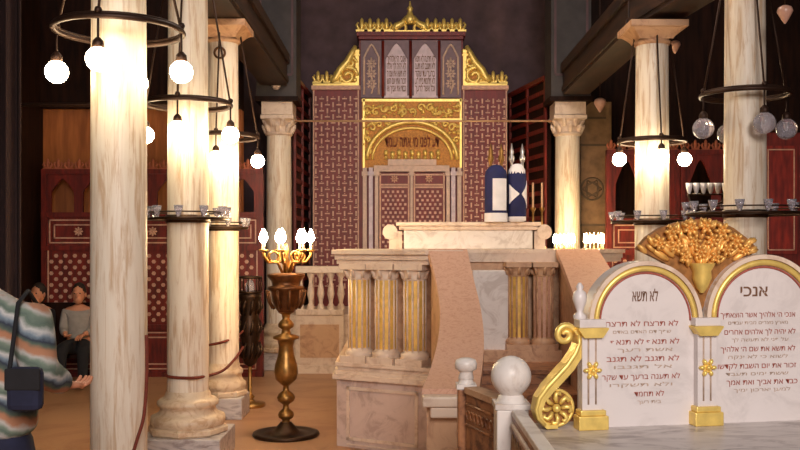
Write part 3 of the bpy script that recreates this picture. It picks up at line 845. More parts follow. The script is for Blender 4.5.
# Torah cases
def torah(label, px, kind):
    d = 8.85; p = P(px, 222, d); z = 1.61+zz(222)
    t = thing('torah_scroll', label, 'scroll case', (p.x, d, z), 0, 'scroll cases on the desk')
    hgt = .50; r = .112 if kind == 'left' else .09
    body = MB(); body.lathe([(r*.92, .05), (r, .06), (r, hgt-.05), (r*.9, hgt), (r*.5, hgt+.05), (r*.2, hgt+.06)], n=16, smooth=True); body.build('mantle', 'blue', t)
    if kind == 'left':
        c = MB()
        for k in range(5):
            a0 = math.radians(-112+k*15); a1 = math.radians(-112+(k+1)*15)
            rr = r+.006
            vs = [(rr*math.cos(a0), rr*math.sin(a0), .11), (rr*math.cos(a1), rr*math.sin(a1), .11), (rr*math.cos(a1), rr*math.sin(a1), hgt-.08), (rr*math.cos(a0), rr*math.sin(a0), hgt-.08)]
            vi = [(v[0]*.93, v[1]*.93, v[2]) for v in vs]
            c.add(vs+vi, [(0, 1, 2, 3), (7, 6, 5, 4), (0, 4, 5, 1), (2, 6, 7, 3), (1, 5, 6, 2), (3, 7, 4, 0)])
        c.build('white_panel', 'cloth', t)
        MB().lathe([(r*1.03, .0), (r*1.03, .085)], (0, 0, .0), 20).build('base_band', 'cloth', t)
    else:
        c = MB()
        for q in (0, 1):      # white half-diamonds on the two sides
            for k in range(6):
                a0 = math.radians((-150 if q == 0 else -65)+k*11); a1 = math.radians((-150 if q == 0 else -65)+(k+1)*11)
                def hh_(a):
                    u = (math.degrees(a)+(150 if q == 0 else 65))/66
                    return .09*(1-u) if q == 0 else .13*u
                rr = r+.006; mid = .27
                vs = [(rr*math.cos(a), rr*math.sin(a), mid+s*(.005+hh_(a))) for a, s in ((a0, -1), (a1, -1), (a1, 1), (a0, 1))]
                vi = [(v[0]*.93, v[1]*.93, v[2]) for v in vs]
                c.add(vs+vi, [(0, 1, 2, 3), (7, 6, 5, 4), (0, 4, 5, 1), (2, 6, 7, 3), (1, 5, 6, 2), (3, 7, 4, 0)])
        c.build('white_diamond', 'cloth', t)
        MB().lathe([(r*.7, .0), (r*.98, .01), (r*.98, .05)], (0, 0, 0), 20).build('base_band', 'cloth', t)
        MB().lathe([(r*.95, hgt-.03), (r*.9, hgt+.01), (r*.55, hgt+.06), (r*.25, hgt+.07)], n=20).build('white_cap', 'cloth', t)
    for q in (-1, 1):
        f = MB(); f.lathe([(.015, .0), (.015, .05), (.028, .07), (.032, .1), (.018, .13), (.024, .16), (.012, .2), (.004, .24)], (q*.052, 0, hgt+.03), 10); f.build('finial', 'silver' if kind != 'left' else 'brass', t)
torah('blue scroll case with tall white front panel, left of the pair', 496, 'left')
torah('blue scroll case with white cap and side diamonds, right of the pair', 517, 'right')

# candlesticks behind the scroll cases
for i, (px, lab) in enumerate(((533, 'slim brass candlestick beside the right scroll case'), (542, 'slim brass candlestick nearest the far right column'))):
    d = 9.82; p = P(px, 250, d)
    t = thing('candlestick', lab, 'candlestick', (p.x, d, 1.61), 0, 'candlesticks behind the desk')
    MB().lathe([(.042, 0), (.042, .02), (.015, .05), (.012, .2), (.022, .24), (.012, .28), (.012, .4), (.03, .43), (.03, .45)], n=12).build('stick', 'brass', t)
    MB().lathe([(.012, .45), (.012, .72)], n=10).build('candle', 'tan', t)

# ---------------------------------------------------------------- candelabra
def candelabrum(label, x, d):
    t = thing('brass_candelabrum', label, 'candelabrum', (x, d, 0), 0, 'brass candelabra with candle bulbs')
    MB().lathe([(.28, .0), (.29, .012), (.285, .028), (.25, .03), (.22, .02), (.12, .035), (.08, .08), (.045, .12)], n=32).build('base_tray', 'darkmetal', t)
    MB().lathe([(0.044, .11), (0.031, .135), (0.062, .155), (0.070, .18), (0.062, .205), (0.026, .235), (0.026, .27), (0.070, .30), (0.079, .33), (0.066, .36), (0.026, .39), (0.025, .43), (0.053, .45), (0.092, .49), (0.104, .55), (0.097, .61), (0.070, .70), (0.062, .77), (0.075, .83), (0.114, .84), (0.114, .86), (0.044, .88), (0.035, .92), (0.066, .94), (0.069, .965), (0.053, .99), (0.031, 1.01), (0.040, 1.05), (0.075, 1.07)], n=24).build('stem', 'brass', t)
    cup = MB(); cup.lathe([(.06, 1.06), (.09, 1.1), (.115, 1.17), (.13, 1.25), (.16, 1.27), (.16, 1.29), (.12, 1.3), (.13, 1.34), (.165, 1.38), (.165, 1.40), (.05, 1.41)], n=24); 
    for k in range(10):
        a = 2*PI*k/10
        cup.tube([(.115*math.cos(a), .115*math.sin(a), 1.1), (.15*math.cos(a), .15*math.sin(a), 1.16), (.17*math.cos(a), .17*math.sin(a), 1.26)], .012, 6)
    cup.build('cup', 'bronze', t)
    n = 7
    for k in range(n):
        a = 2*PI*k/n+.2
        ca, sa = math.cos(a), math.sin(a)
        R = .215
        arm = MB(); arm.tube([(.03*ca, .03*sa, 1.40), (.08*ca, .08*sa, 1.50), (.17*ca, .17*sa, 1.50), (R*ca, R*sa, 1.56), (R*ca, R*sa, 1.6)], .012, 8)
        arm.ring((0, 0, 0), .045, .008, 16, 6, Matrix.Translation((.12*ca, .12*sa, 1.55)) @ Matrix.Rotation(a, 4, 'Z') @ Matrix.Rotation(PI/2, 4, 'X'))
        arm.lathe([(.012, 1.59), (.035, 1.6), (.035, 1.61), (.012, 1.615)], (R*ca, R*sa, 0), 12)
        ao = arm.build('arm', 'brass', t)
        MB().lathe([(.011, 1.61), (.011, 1.68)], (R*ca, R*sa, 0), 10).build('candle', 'inlay', ao)
        MB().lathe([(.012, 1.67), (.028, 1.69), (.034, 1.715), (.022, 1.755), (.004, 1.79)], (R*ca, R*sa, 0), 12).build('candle_bulb', 'flame', ao)
    MB().lathe([(.03, 1.40), (.02, 1.46), (.035, 1.5), (.02, 1.55), (.03, 1.6), (.006, 1.66)], n=14).build('centre_finial', 'brass', t)
    return t
can = candelabrum('tall brass candelabrum with lit bulbs on the floor left of the bimah', XA(286, 7.8), 7.8)
dup(can, 'brass candelabrum with lit bulbs in front of the far right column', (XA(564, 11.35), 11.35, 0), .3).scale = (.56, .56, 1)
dup(can, 'brass candelabrum with lit bulbs beside the painted pier', (XA(594, 10.6), 10.6, 0), .7).scale = (.50, .50, 1)

# dark stand
t = thing('bronze_stand', 'dark ornate bronze stand between the left columns and brass candelabrum', 'stand', (XA(250, 9.2), 9.2, 0))
MB().lathe([(.15, 0), (.16, .02), (.15, .04), (.06, .05), (.03, .08), (.05, .1), (.02, .13), (.018, .42)], n=20).build('foot', 'brass', t)
bd = MB(); bd.lathe([(.02, .41), (.06, .44), (.09, .52), (.075, .6), (.1, .7), (.11, .85), (.085, .95), (.1, 1.05), (.12, 1.12), (.12, 1.15), (.04, 1.16)], n=18)
for k in range(9):
    a = 2*PI*k/9
    for z in (.5, .72, .94):
        bd.tube([(.08*math.cos(a), .08*math.sin(a), z), (.125*math.cos(a+.15), .125*math.sin(a+.15), z+.08), (.1*math.cos(a+.3), .1*math.sin(a+.3), z+.16)], [.014, .018, .008], 6)
bd.build('openwork_body', 'darkmetal', t)
cg = MB()
for z in (1.17, 1.32): cg.ring((0, 0, z), .115, .012, 24, 6)
for k in range(8):
    a = 2*PI*k/8; cg.tube([(.115*math.cos(a), .115*math.sin(a), 1.16), (.115*math.cos(a), .115*math.sin(a), 1.32)], .008, 6)
cg.build('cage_top', 'darkmetal', t)
MB().lathe([(.03, 1.15), (.05, 1.2), (.04, 1.26), (.02, 1.29)], n=14).build('glass_cup', 'glass', t)

# rack of oil glasses behind the right columns
t = thing('glass_lamp_stand', 'dark branched stand holding a row of pale glass cups between right columns', 'lamp stand', (XA(706, 8.0), 8.0, 0))
st = MB(); st.lathe([(.09, 0), (.09, .02), (.03, .06), (.014, .1), (.014, 1.9), (.02, 1.92)], n=14)
st.tube([(-.16, 0, 2.1), (-.14, 0, 2.03), (-.06, 0, 2.0), (0, 0, 1.9), (.06, 0, 2.0), (.14, 0, 2.03), (.18, 0, 2.1)], .01, 6)
st.tube([(-.16, 0, 2.1), (.18, 0, 2.1)], .008, 6); st.build('stand', 'darkmetal', t)
for k in range(6):
    x = -.15+k*.064
    MB().lathe([(.006, 2.1), (.016, 2.12), (.026, 2.16), (.03, 2.2), (.026, 2.2), (.008, 2.13)], (x, 0, 0), 12).build('glass_cup', 'cloth', t)

# ropes
def rope(label, pts, r=.012):
    ps = []
    n = len(pts)
    for i in range((n-1)*8+1):
        u = i/8; k = min(int(u), n-2); s = u-k
        p0, p1, p2, p3 = [Vector(pts[max(0, min(n-1, k+j))]) for j in (-1, 0, 1, 2)]
        ps.append(.5*((2*p1)+(-p0+p2)*s+(2*p0-5*p1+4*p2-p3)*s*s+(-p0+3*p1-3*p2+p3)*s**3))
    tag(MB().tube(ps, r, 8).build('rope', 'rope'), label, 'rope', 'red barrier ropes')
r2 = cl2[2]+.013
rope('red brown rope passing around the second left column to the dark stand', [(cl2[1]-r2, 6.98, ZA(374, 6.98)), (cl2[1]-r2*.72, 7-r2*.72, ZA(376.5, 6.88)), (cl2[1], 7-r2, ZA(378, 6.83)), (cl2[1]+r2*.75, 7-r2*.75, ZA(377, 6.88)), P(222, 371, 7.6), P(234, 360, 8.3), P(243.5, 347, 9.05)])
rope('red brown rope sagging from the flared-capital column to the dark stand', [P(208.5, 345, 8.55), P(217, 343.5, 8.50), P(226, 341, 8.52), P(236, 337, 8.85), P(243, 331, 9.08)])
rope('red brown rope slanting down the right side of the nearest left column', [P(146.5, 335, 5.16), P(146.8, 375, 5.12), P(144, 415, 5.05), P(137, 440, 5.0), P(128, 470, 4.95), P(120, 500, 4.9)], .01)

# ---------------------------------------------------------------- foreground parapet posts and ledge
def post(label, px, d, ztop, hw, ball, tall, m='white'):
    x = XA(px, d)
    t = thing('newel_post', label, 'post', (x, d, 0), 0, 'marble newel posts')
    mb = MB(); mb.b2(-hw, hw, -hw, hw, 0, ztop-.02); mb.build('post_shaft', m, t, .006)
    mb = MB(); mb.b2(-hw-.006, hw+.006, -hw-.006, hw+.006, ztop-.02, ztop)
    mb.lathe([(hw*1.0, 0), (hw*.86, .012), (ball*.62, .022), (ball*.5, .03)], (0, 0, ztop), 24); mb.build('post_cap', 'white', t)
    if tall: prof = [(ball*.5, .025)]+[(ball*math.sin(a*PI/14), .028+ball*.9-ball*math.cos(a*PI/14)) for a in range(3, 14)]+[(.002, .028+ball*1.9)]
    else: prof = [(ball*.75, .02), (ball*.62, .045), (ball*.7, .055), (ball*1.0, .06), (ball*1.05, .085), (ball*.95, .1), (ball*.5, .108), (.002, .11)]
    MB().lathe(prof, (0, 0, ztop), 28).build('ball_finial' if tall else 'cap_finial', 'white', t)
    return x, d
p2 = post('white marble newel post topped with a large ball beside the gilt scroll', 511, 3.42, 1.055, .06, .077, True)
p1 = post('smaller white marble newel post with low finial at the parapet foot', 466, 3.84, 1.06, .036, .045, False, 'brown')
a, b = Vector((p1[0], p1[1])), Vector((p2[0], p2[1]))
u = (b-a); ln_ = u.length
T = Matrix.Translation((a.x, a.y, 0)) @ Matrix.Rotation(math.atan2(u.y, u.x), 4, 'Z')
t = thing('carved_panel', 'brown carved marble panel between the two newel posts', 'panel', (a.x, a.y, 0), math.atan2(u.y, u.x))
MB().b2(.064, ln_-.092, -.025, .025, 0, 1.03).build('slab', 'brown', t)
MB().b2(.064, ln_-.092, -.035, .035, 1.03, 1.055).build('top_rail', 'tan', t)
mb = MB()
for z in (.985, .9): mb.tube([(.07, -.027, z), (ln_-.1, -.027, z)], .006, 6)
for k in range(7):
    x = .09+k*(ln_-.21)/6; mb.ring((0, 0, 0), .018, .005, 14, 5, Matrix.Translation((x, -.027, .94)) @ Matrix.Rotation(PI/2, 4, 'X'))
mb.build('carving', 'brown', t)

led = thing('marble_ledge', 'grey marble ledge carrying the commandment tablets', 'ledge', (.47, 3.0, 0))
lg = [(.467, 2.35), (.472, 3.33), (1.95, 3.62), (1.95, 2.35)]
mb = MB(); mb.prism([(q[0]-.47, q[1]-3.0) for q in lg], .945, .992); mb.build('slab', 'greymarble', led, .006)
lg2 = [(.50, 2.4), (.505, 3.30), (1.92, 3.58), (1.92, 2.4)]
mb = MB(); mb.prism([(q[0]-.47, q[1]-3.0) for q in lg2], 0, .945); mb.build('pedestal', 'white', led)
t = thing('carved_panel', 'carved brown panel with white rope border, running forward from the ball post', 'panel', (.437, 2.9, 0))
MB().b2(-.02, .02, -.5, .44, 0, 1.015).build('slab', 'brown', t)
MB().b2(-.022, .026, -.5, .44, 1.015, 1.04).build('top_rail', 'white', t, .004)
mb = MB()
for k in range(30):
    y = -.48+k*.031; mb.sphere((-.022, y, .985), (.008, .018, .012), 8)
mb.build('rope_border', 'cream', t)
mb = MB()
for k in range(14):
    y = -.45+k*.066; mb.tube([(-.021, y-.03, .86), (-.021, y, .95), (-.021, y+.03, .86), (-.021, y, .78), (-.021, y-.03, .86)], .006, 6)
mb.build('carving', 'tan', t)

# ---------------------------------------------------------------- commandment tablets
TANG = .173
ang = math.atan(TANG)
X0, Y0, Z0 = .462, 3.2, .992
tab = thing('commandment_tablets', 'twin round-topped marble tablets with red Hebrew writing, gilt scrolls and crest', 'tablets', (X0, Y0, Z0), ang)
ca = math.cos(ang)
def tu(px, py):
    k = (px-CX)/F; y = (Y0-TANG*X0)/(1-TANG*k); x = k*y
    return ((x-X0)/ca, H+(HY-py)*y/F-Z0)
def U(px): return tu(px, 400)[0]
def arch_poly(cx, r, zs, n=24, sq=1.0):
    return [(cx+r, 0)]+[(cx+r*math.cos(PI*i/n), zs+sq*r*math.sin(PI*i/n)) for i in range(n+1)]+[(cx-r, 0)]
def halfring(cx, r0, r1, zs, n=28):
    return [(cx+r1*math.cos(PI*i/n), zs+r1*math.sin(PI*i/n)) for i in range(n+1)]+[(cx+r0*math.cos(PI*i/n), zs+r0*math.sin(PI*i/n)) for i in range(n, -1, -1)]
cL, zLt = tu(645.5, 261)
cR, zRt = tu(763.5, 254.5)
spL = tu(645, 321)[1]; spR = tu(763, 317)[1]
rL = zLt-spL; rR = zRt-spR
HEBR = ['אנכי ה׳ אלהיך אשר הוצאתיך', 'לא יהיה לך אלהים אחרים', 'לא תשא את שם ה׳ אלהיך', 'זכור את יום השבת לקדשו', 'כבד את אביך ואת אמך']
HEBR2 = ['מארץ מצרים מבית עבדים', 'על פני לא תעשה לך', 'לשוא כי לא ינקה', 'ששת ימים תעבד', 'למען יארכון ימיך']
HEBL = ['לא תרצח לא תרצח', 'לא תנאף לא תנאף', 'לא תגנב לא תגנב', 'לא תענה ברעך עד שקר', 'לא תחמד']
HEBL2 = ['שפך דם האדם באדם', 'אשת רעך', 'אל תגנבו', 'ולא תשקרו', 'בית רעך']
for (cx, rr, zs, title, l1, l2, rows) in (
        (cL, rL, spL, ('לא תשא', 645, 301, 27), HEBL, HEBL2, ((326, 642, 78), (344, 645, 74), (361, 643, 78), (379, 641, 84), (396, 649, 32))),
        (cR, rR, spR, ('אנכי', 754, 296, 30), HEBR, HEBR2, ((317, 758, 84), (334, 760, 80), (351, 758, 84), (368, 757, 88), (384, 762, 80)))):
    sl = MB(); sl.prism(arch_poly(cx, rr, zs), .0, .07, 'y')
    s = sl.build('tablet', 'tablet', tab)
    md = MB(); md.prism(halfring(cx, rr*.93, rr*1.0, zs), -.012, .01, 'y'); md.build('arch_moulding', 'cream', s)
    md = MB()
    n = 28
    md.tube([(cx+rr*.875*math.cos(PI*i/n), -.004, zs+rr*.875*math.sin(PI*i/n)) for i in range(n+1)], rr*.05, 8)
    md.build('gilt_arch', 'gold', s)
    md = MB(); md.tube([(cx+rr*.80*math.cos(PI*i/n), -.001, zs+rr*.80*math.sin(PI*i/n)) for i in range(n+1)], rr*.018, 6); md.build('red_line', 'redpaint', s)
    ins = MB()
    q = tu(title[1], title[2]); text_mb(ins, title[0], q[0], q[1], -.002, title[3]*.0037, .036, None, .012)
    ins.build('heading', 'headpaint', s)
    for k, (py, px, wpx) in enumerate(rows):
        q = tu(px, py); wd = wpx*.0036
        ins = MB(); text_mb(ins, l1[k], q[0], q[1], -.002, wd, .017); ins.build('inscription', 'redpaint', s)
        ins = MB(); text_mb(ins, l2[k], q[0], q[1]-.026, -.002, wd*.8, .011); ins.build('small_inscription', 'dullpaint', s)
# base strip and backing
mb = MB(); mb.b2(U(584), cR+rR+.06, .004, .066, .0, min(spL, spR)); mb.build('backing_slab', 'tablet', tab)
def pilaster(px, mirrored=False):
    u = U(px) if not mirrored else px
    zc = tu(589, 327)[1]
    mb = MB(); mb.b2(u-.037, u+.037, -.03, .01, 0, zc); mb.mat = 1
    for q in (-.014, .014): mb.tube([(u+q, -.03, .09), (u+q, -.03, zc-.04)], .0035, 6)
    o = mb.build('pilaster', ['tablet', 'dullpaint'], tab)
    g = MB(); g.b2(u-.056, u+.056, -.05, .01, 0, .05); g.b2(u-.048, u+.048, -.045, .01, .05, .07); g.build('gilt_base', 'gold', o, .004)
    g = MB(); g.prism([(u-.034, zc-.035), (u+.034, zc-.035), (u+.056, zc-.005), (u+.056, zc), (u-.056, zc), (u-.056, zc-.005)], -.048, .01, 'y'); g.build('gilt_capital', 'gold', o)
    g = MB(); rosette(g, u, -.035, zc*.5+.03, .036, 6, .4); g.build('gilt_rosette', 'gold', o)
    g = MB(); g.b2(u-.05, u+.05, -.04, .02, zc, zc+.03); g.build('impost', 'tablet', o, .003)
    return u, zc
uA, zcA = pilaster(589)
uB, _ = pilaster(703)
uC = 2*cR-uB+.02
pilaster(uC, True)
# small urn above the left pilaster
mb = MB(); mb.lathe([(.022, 0), (.024, .012), (.01, .025), (.016, .04), (.026, .07), (.022, .095), (.01, .105), (.014, .115), (.005, .13)], (uA-.035, .0, zcA+.03), 14); mb.build('urn_finial', 'tablet', tab)
mb = MB(); mb.lathe([(.022, 0), (.024, .012), (.01, .025), (.016, .04), (.026, .07), (.022, .095), (.01, .105), (.014, .115), (.005, .13)], (uC+.035, .0, zcA+.03), 14); mb.build('urn_finial', 'tablet', tab)
# gilt side scrolls
def scroll(sgn, uref):
    def q(px, py):
        a, z = tu(px, py)
        return ((a-U(589))*sgn+uref, max(z, .012))
    g = MB()
    cx, cz = q(565.5, 335)
    sp = []
    for i in range(26):
        a = .15+i*.36; rr = .038*(1-i/31)
        sp.append((cx+sgn*rr*math.cos(a), .005, cz+rr*math.sin(a)))
    g.tube(sp, [.012]*20+[.011, .010, .009, .008, .008, .008], 8)
    main = [q(*p) for p in ((574, 329), (579, 335), (580, 344), (576, 354), (568, 366), (558, 377), (548, 388), (540, 399), (537, 410), (539, 419), (546, 426), (556, 428))]
    g.strip(main, [.020, .026, .031, .035, .038, .039, .036, .030, .022, .018, .015, .012], -.022, .04)
    g.tube([(p[0]-.010*sgn, -.022, p[1]+.006) for p in main[1:11]], [.006, .008, .010, .010, .010, .010, .009, .008, .007, .006], 8)
    o = g.build('gilt_scroll', 'gold', tab)
    r_ = MB(); c = q(556, 408)
    r_.mat = 1
    r_.lathe([(.064, 0), (.064, .025)], (0, 0, 0), 24, Matrix.Translation((c[0], .03, c[1])) @ Matrix.Rotation(PI/2, 4, 'X'))
    r_.mat = 0
    r_.sphere((c[0], -.005, c[1]), (.016, .018, .016), 12)
    r_.ring((0, 0, 0), .064, .007, 28, 6, Matrix.Translation((c[0], .005, c[1])) @ Matrix.Rotation(PI/2, 4, 'X'))
    for k in range(8):
        a = 2*PI*k/8
        da, db = math.cos(a), math.sin(a)
        r_.tube([(c[0]+.02*da, .0, c[1]+.02*db), (c[0]+.036*math.cos(a+.12), -.006, c[1]+.036*math.sin(a+.12)), (c[0]+.052*math.cos(a+.05), -.006, c[1]+.052*math.sin(a+.05)), (c[0]+.056*math.cos(a-.22), -.004, c[1]+.056*math.sin(a-.22)), (c[0]+.047*math.cos(a-.3), -.002, c[1]+.047*math.sin(a-.3))], [.007, .009, .009, .008, .006], 6)
    r_.build('gilt_rosette', ['gold', 'crestground'], o)
scroll(1, uA); scroll(-1, uC)
# gilt crest of flowers and leaves between the arches
random.seed(11)
pl = [tu(*p) for p in ((640, 249), (650, 237), (663, 228), (680, 222), (702, 219), (722, 221), (737, 228), (750, 238), (762, 250), (742, 262), (722, 278), (711, 296), (704, 312), (697, 298), (686, 280), (666, 262))]
cm = MB(); cm.prism(pl, .02, .05, 'y'); crest = cm.build('crest', 'crestground', tab)
fl_ = MB()
for (px, py, r) in ((672, 232, 7), (690, 228, 7), (706, 226, 7), (722, 231, 7.5), (736, 241, 7), (712, 240, 6.5), (694, 241, 6.5), (676, 246, 6.5), (659, 243, 6), (727, 250, 6), (745, 250, 5), (700, 252, 6), (685, 257, 6), (716, 257, 6)):
    u_, z_ = tu(px, py); rosette(fl_, u_, -.004, z_, r*.0047, random.choice((5, 6, 7)), .5)
fl_.build('gilt_flower', 'crestgold', crest)
lf = MB()
bx_, bz_ = tu(703, 282)
for q in (-1, 1):
    for k in range(7):
        a = math.radians(32+k*8.5); L_ = .205-.012*k
        ua = bx_+q*L_*math.cos(a)*.92; za = bz_+L_*math.sin(a)*.92
        Tq = Matrix.Translation((ua, .016, za)) @ Matrix.Rotation(-(a if q > 0 else PI-a), 4, 'Y')
        lf.sphere((0, 0, 0), (.042, .014, .012), 10, Tq)
for k in range(120):
    px = random.uniform(642, 762); py = random.uniform(222, 262)
    if py < 221+((px-702)/60)**2*27: continue
    if abs(px-703) > 22 and py > 252: continue
    u_, z_ = tu(px, py); a = math.atan2(z_-tu(703, 285)[1], u_-tu(703, 285)[0])+random.uniform(-.5, .5)
    Tq = Matrix.Translation((u_, .014, z_)) @ Matrix.Rotation(-a, 4, 'Y')
    lf.sphere((0, 0, 0), (.024, .014, .009), 8, Tq)
lf.build('gilt_leaves', 'crestgold', crest)
vs_ = MB(); u_, z_ = tu(703, 293); vs_.lathe([(.008, 0), (.022, .02), (.036, .055), (.034, .08), (.048, .105), (.05, .11)], (u_, .01, z_), 16); vs_.build('gilt_vase', 'gold', crest)

# ---------------------------------------------------------------- people
def skin_mesh(pts, edges, radii, mat, name, parent, sub=2, root=0):
    me = bpy.data.meshes.new('sk'); me.from_pydata([tuple(p) for p in pts], edges, []); me.update()
    ob = bpy.data.objects.new('sk', me); COL.objects.link(ob)
    md = ob.modifiers.new('s', 'SKIN'); md.use_smooth_shade = True; md.branch_smoothing = .3
    for i, sv in enumerate(me.skin_vertices[0].data):
        r = radii[i]; sv.radius = r if hasattr(r, '__len__') else (r, r); sv.use_root = (i == root)
    ss = ob.modifiers.new('u', 'SUBSURF'); ss.levels = sub; ss.render_levels = sub
    bpy.context.view_layer.update()
    dg = bpy.context.evaluated_depsgraph_get()
    out = bpy.data.meshes.new_from_object(ob.evaluated_get(dg))
    out.materials.clear(); out.materials.append(M[mat])
    bpy.data.objects.remove(ob)
    for p in out.polygons: p.use_smooth = True
    o = bpy.data.objects.new(name, out); COL.objects.link(o); o.parent = parent
    return o
def chain(*groups):
    """each group: (attach index or None, [(point, radius), ...])"""
    pts, rad, ed = [], [], []
    for att, lst in groups:
        prev = att
        for p, r in lst:
            pts.append(Vector(p)); rad.append(r)
            if prev is not None: ed.append((prev, len(pts)-1))
            prev = len(pts)-1
    return pts, ed, rad
def join(objs):
    b = bmesh.new()
    for o in objs: b.from_mesh(o.data)
    b.to_mesh(objs[0].data); b.free()
    for o in objs[1:]:
        bpy.data.objects.remove(o)
    for p in objs[0].data.polygons: p.use_smooth = True
    return objs[0]
def hand(wr, dirv, side, parent, s=1.0):
    d = Vector(dirv).normalized(); w = Vector(side).normalized(); up = d.cross(w).normalized()
    objs = []
    wr = Vector(wr)
    pts = [wr, wr+d*.045*s, wr+d*.085*s]; rr = [(.026*s, .02*s), (.036*s, .016*s), (.034*s, .014*s)]
    objs.append(skin_mesh(pts, [(0, 1), (1, 2)], rr, 'skin', 'h', parent, 1))
    for k, L in enumerate((.062, .072, .068, .052)):
        b = wr+d*.075*s+w*(k-1.5)*.019*s
        q = [b, b+d*L*.45*s-up*.006*s, b+d*L*.75*s-up*.02*s, b+d*L*.9*s-up*.036*s]
        objs.append(skin_mesh(q, [(0, 1), (1, 2), (2, 3)], [.0092*s, .0088*s, .008*s, .007*s], 'skin', 'h', parent, 1))
    b = wr+d*.025*s-w*.024*s
    q = [b, b+d*.028*s-w*.02*s-up*.008*s, b+d*.055*s-w*.024*s-up*.02*s]
    objs.append(skin_mesh(q, [(0, 1), (1, 2)], [.012*s, .0105*s, .009*s], 'skin', 'h', parent, 1))
    return objs
def head(c, yaw, pitch, parent, hairlong=False):
    """head centred on c, facing +y when yaw is 0; returns skin pieces and builds the hair"""
    T = Matrix.Translation(c) @ Matrix.Rotation(yaw, 4, 'Z') @ Matrix.Rotation(pitch, 4, 'X')
    hb = MB(); hb.sphere((0, 0, .01), (.075, .095, .115), 18, T)
    hb.sphere((0, .035, -.055), (.055, .06, .06), 14, T)           # jaw
    hb.tube([(0, .088, .02), (0, .108, -.008), (0, .112, -.022), (0, .092, -.03)], [.009, .012, .014, .008], 8, False, T)  # nose
    for q in (-1, 1):
        hb.sphere((q*.076, -.005, -.005), (.012, .022, .032), 10, T)  # ears
        hb.sphere((q*.03, .083, .03), (.02, .012, .007), 8, T)        # brow
    hb.tube([(-.022, .09, -.058), (0, .097, -.06), (.022, .09, -.058)], [.004, .007, .004], 6, False, T)
    ho = hb.build('hd', 'skin', parent)
    ey = MB()
    for q in (-1, 1): ey.sphere((q*.03, .083, .014), (.012, .01, .007), 8, T)
    ey.build('eyes', 'hair', parent)
    hr = MB(); hr.sphere((0, -.018, .035), (.083, .098, .108), 18, T)
    hr.sphere((0, -.045, -.02 if not hairlong else -.06), (.07, .065, .09 if not hairlong else .13), 14, T)
    hr.build('hair', 'hair', parent)
    return ho

# visitor in the striped sweater, standing, seen from behind at the left edge
px_, py_ = -1.54, 3.35
per = thing('person', 'person in a striped sweater and navy trousers at the left edge, arm forward', 'person', (px_, py_, 0))
ly = lambda v: (v[0]-px_, v[1]-py_, v[2])
shR, elR, wrR = ly((-1.375, 3.33, 1.375)), ly((-1.305, 3.25, 1.20)), ly((-1.285, 3.46, 1.112))
shL, elL, wrL = (-.19, .0, 1.42), (-.25, .05, 1.16), (-.18, .26, 1.08)
body_groups = [(None, [((0, 0, .95), (.15, .11)), ((0, .0, 1.1), (.14, .10)), ((0, .02, 1.28), (.16, .115)), ((-.01, .03, 1.42), (.12, .09)), ((-.09, .06, 1.49), (.055, .055)), ((-.16, .085, 1.54), (.055, .055))]),
    (3, [(shR, .06), (elR, .043), (wrR, .03)]), (3, [(shL, .06), (elL, .043), (wrL, .03)]),
    (0, [((.095, 0, .86), .09), ((.10, .02, .48), .06), ((.10, -.01, .1), .042), ((.10, .1, .04), .04)]),
    (0, [((-.095, 0, .86), .09), ((-.10, .02, .48), .06), ((-.10, -.01, .1), .042), ((-.10, .1, .04), .04)])]
p_, e_, r_ = chain(*body_groups)
parts = [skin_mesh(p_, e_, r_, 'skin', 'body', per)]
dR_ = (Vector(wrR)-Vector(elR)).normalized()
parts += hand(wrR, Vector((.25, .85, -.12)), (.85, -.25, 0), per)
parts += hand(wrL, (Vector(wrL)-Vector(elL)), (-1, -.1, 0), per)
parts.append(head(Vector((-.22, .12, 1.60)), .5, -.35, per))
body = join(parts); body.name = 'body'
p_, e_, r_ = chain((None, [((0, 0, .92), (.20, .15)), ((0, 0, 1.0), (.205, .15)), ((0, -.005, 1.12), (.20, .145)), ((0, .01, 1.29), (.20, .15)), ((-.01, .02, 1.41), (.17, .115)), ((-.07, .045, 1.47), (.085, .08))]),
    (4, [(Vector(shR)+Vector((.01, 0, .0)), .092), (Vector(elR), .07), (Vector(elR)*.35+Vector(wrR)*.65, .056), (wrR, .044)]),
    (4, [(shL, .092), (elL, .07), (wrL, .045)]))
skin_mesh(p_, e_, r_, 'sweater', 'sweater', per)
p_, e_, r_ = chain((None, [((0, 0, 1.06), (.17, .13)), ((0, 0, .92), (.18, .14))]), (1, [((.098, 0, .8), .105), ((.10, .02, .48), .078), ((.10, -.01, .10), .065)]), (1, [((-.098, 0, .8), .105), ((-.10, .02, .48), .078), ((-.10, -.01, .10), .065)]))
skin_mesh(p_, e_, r_, 'navy', 'trousers', per)
for q in (-1, 1):
    mb = MB(); mb.sphere((q*.10, .05, .045), (.05, .14, .045), 12); mb.b2(q*.10-.045, q*.10+.045, -.08, .17, 0, .02); mb.build('shoe', 'black', per)

filler = thing('patch_filler', 'added navy shape filling the dark patch at the right side of the striped person', 'filler', (-1.29, 3.10, 1.08))  # added shape standing in for the dark sleeve and shadow at the side
MB().box((0, 0, .075), (.12, .06, .15)).build('filler_body', 'navy', filler, .022)
MB().box((0, -.026, .11), (.122, .014, .075)).build('filler_front', 'black', filler, .006)
MB().tube([(-.055, 0, .14), (-.075, .08, .24), (-.085, .14, .36), (-.09, .24, .40), (-.09, .33, .34)], .008, 6).build('filler_strap', 'black', filler)
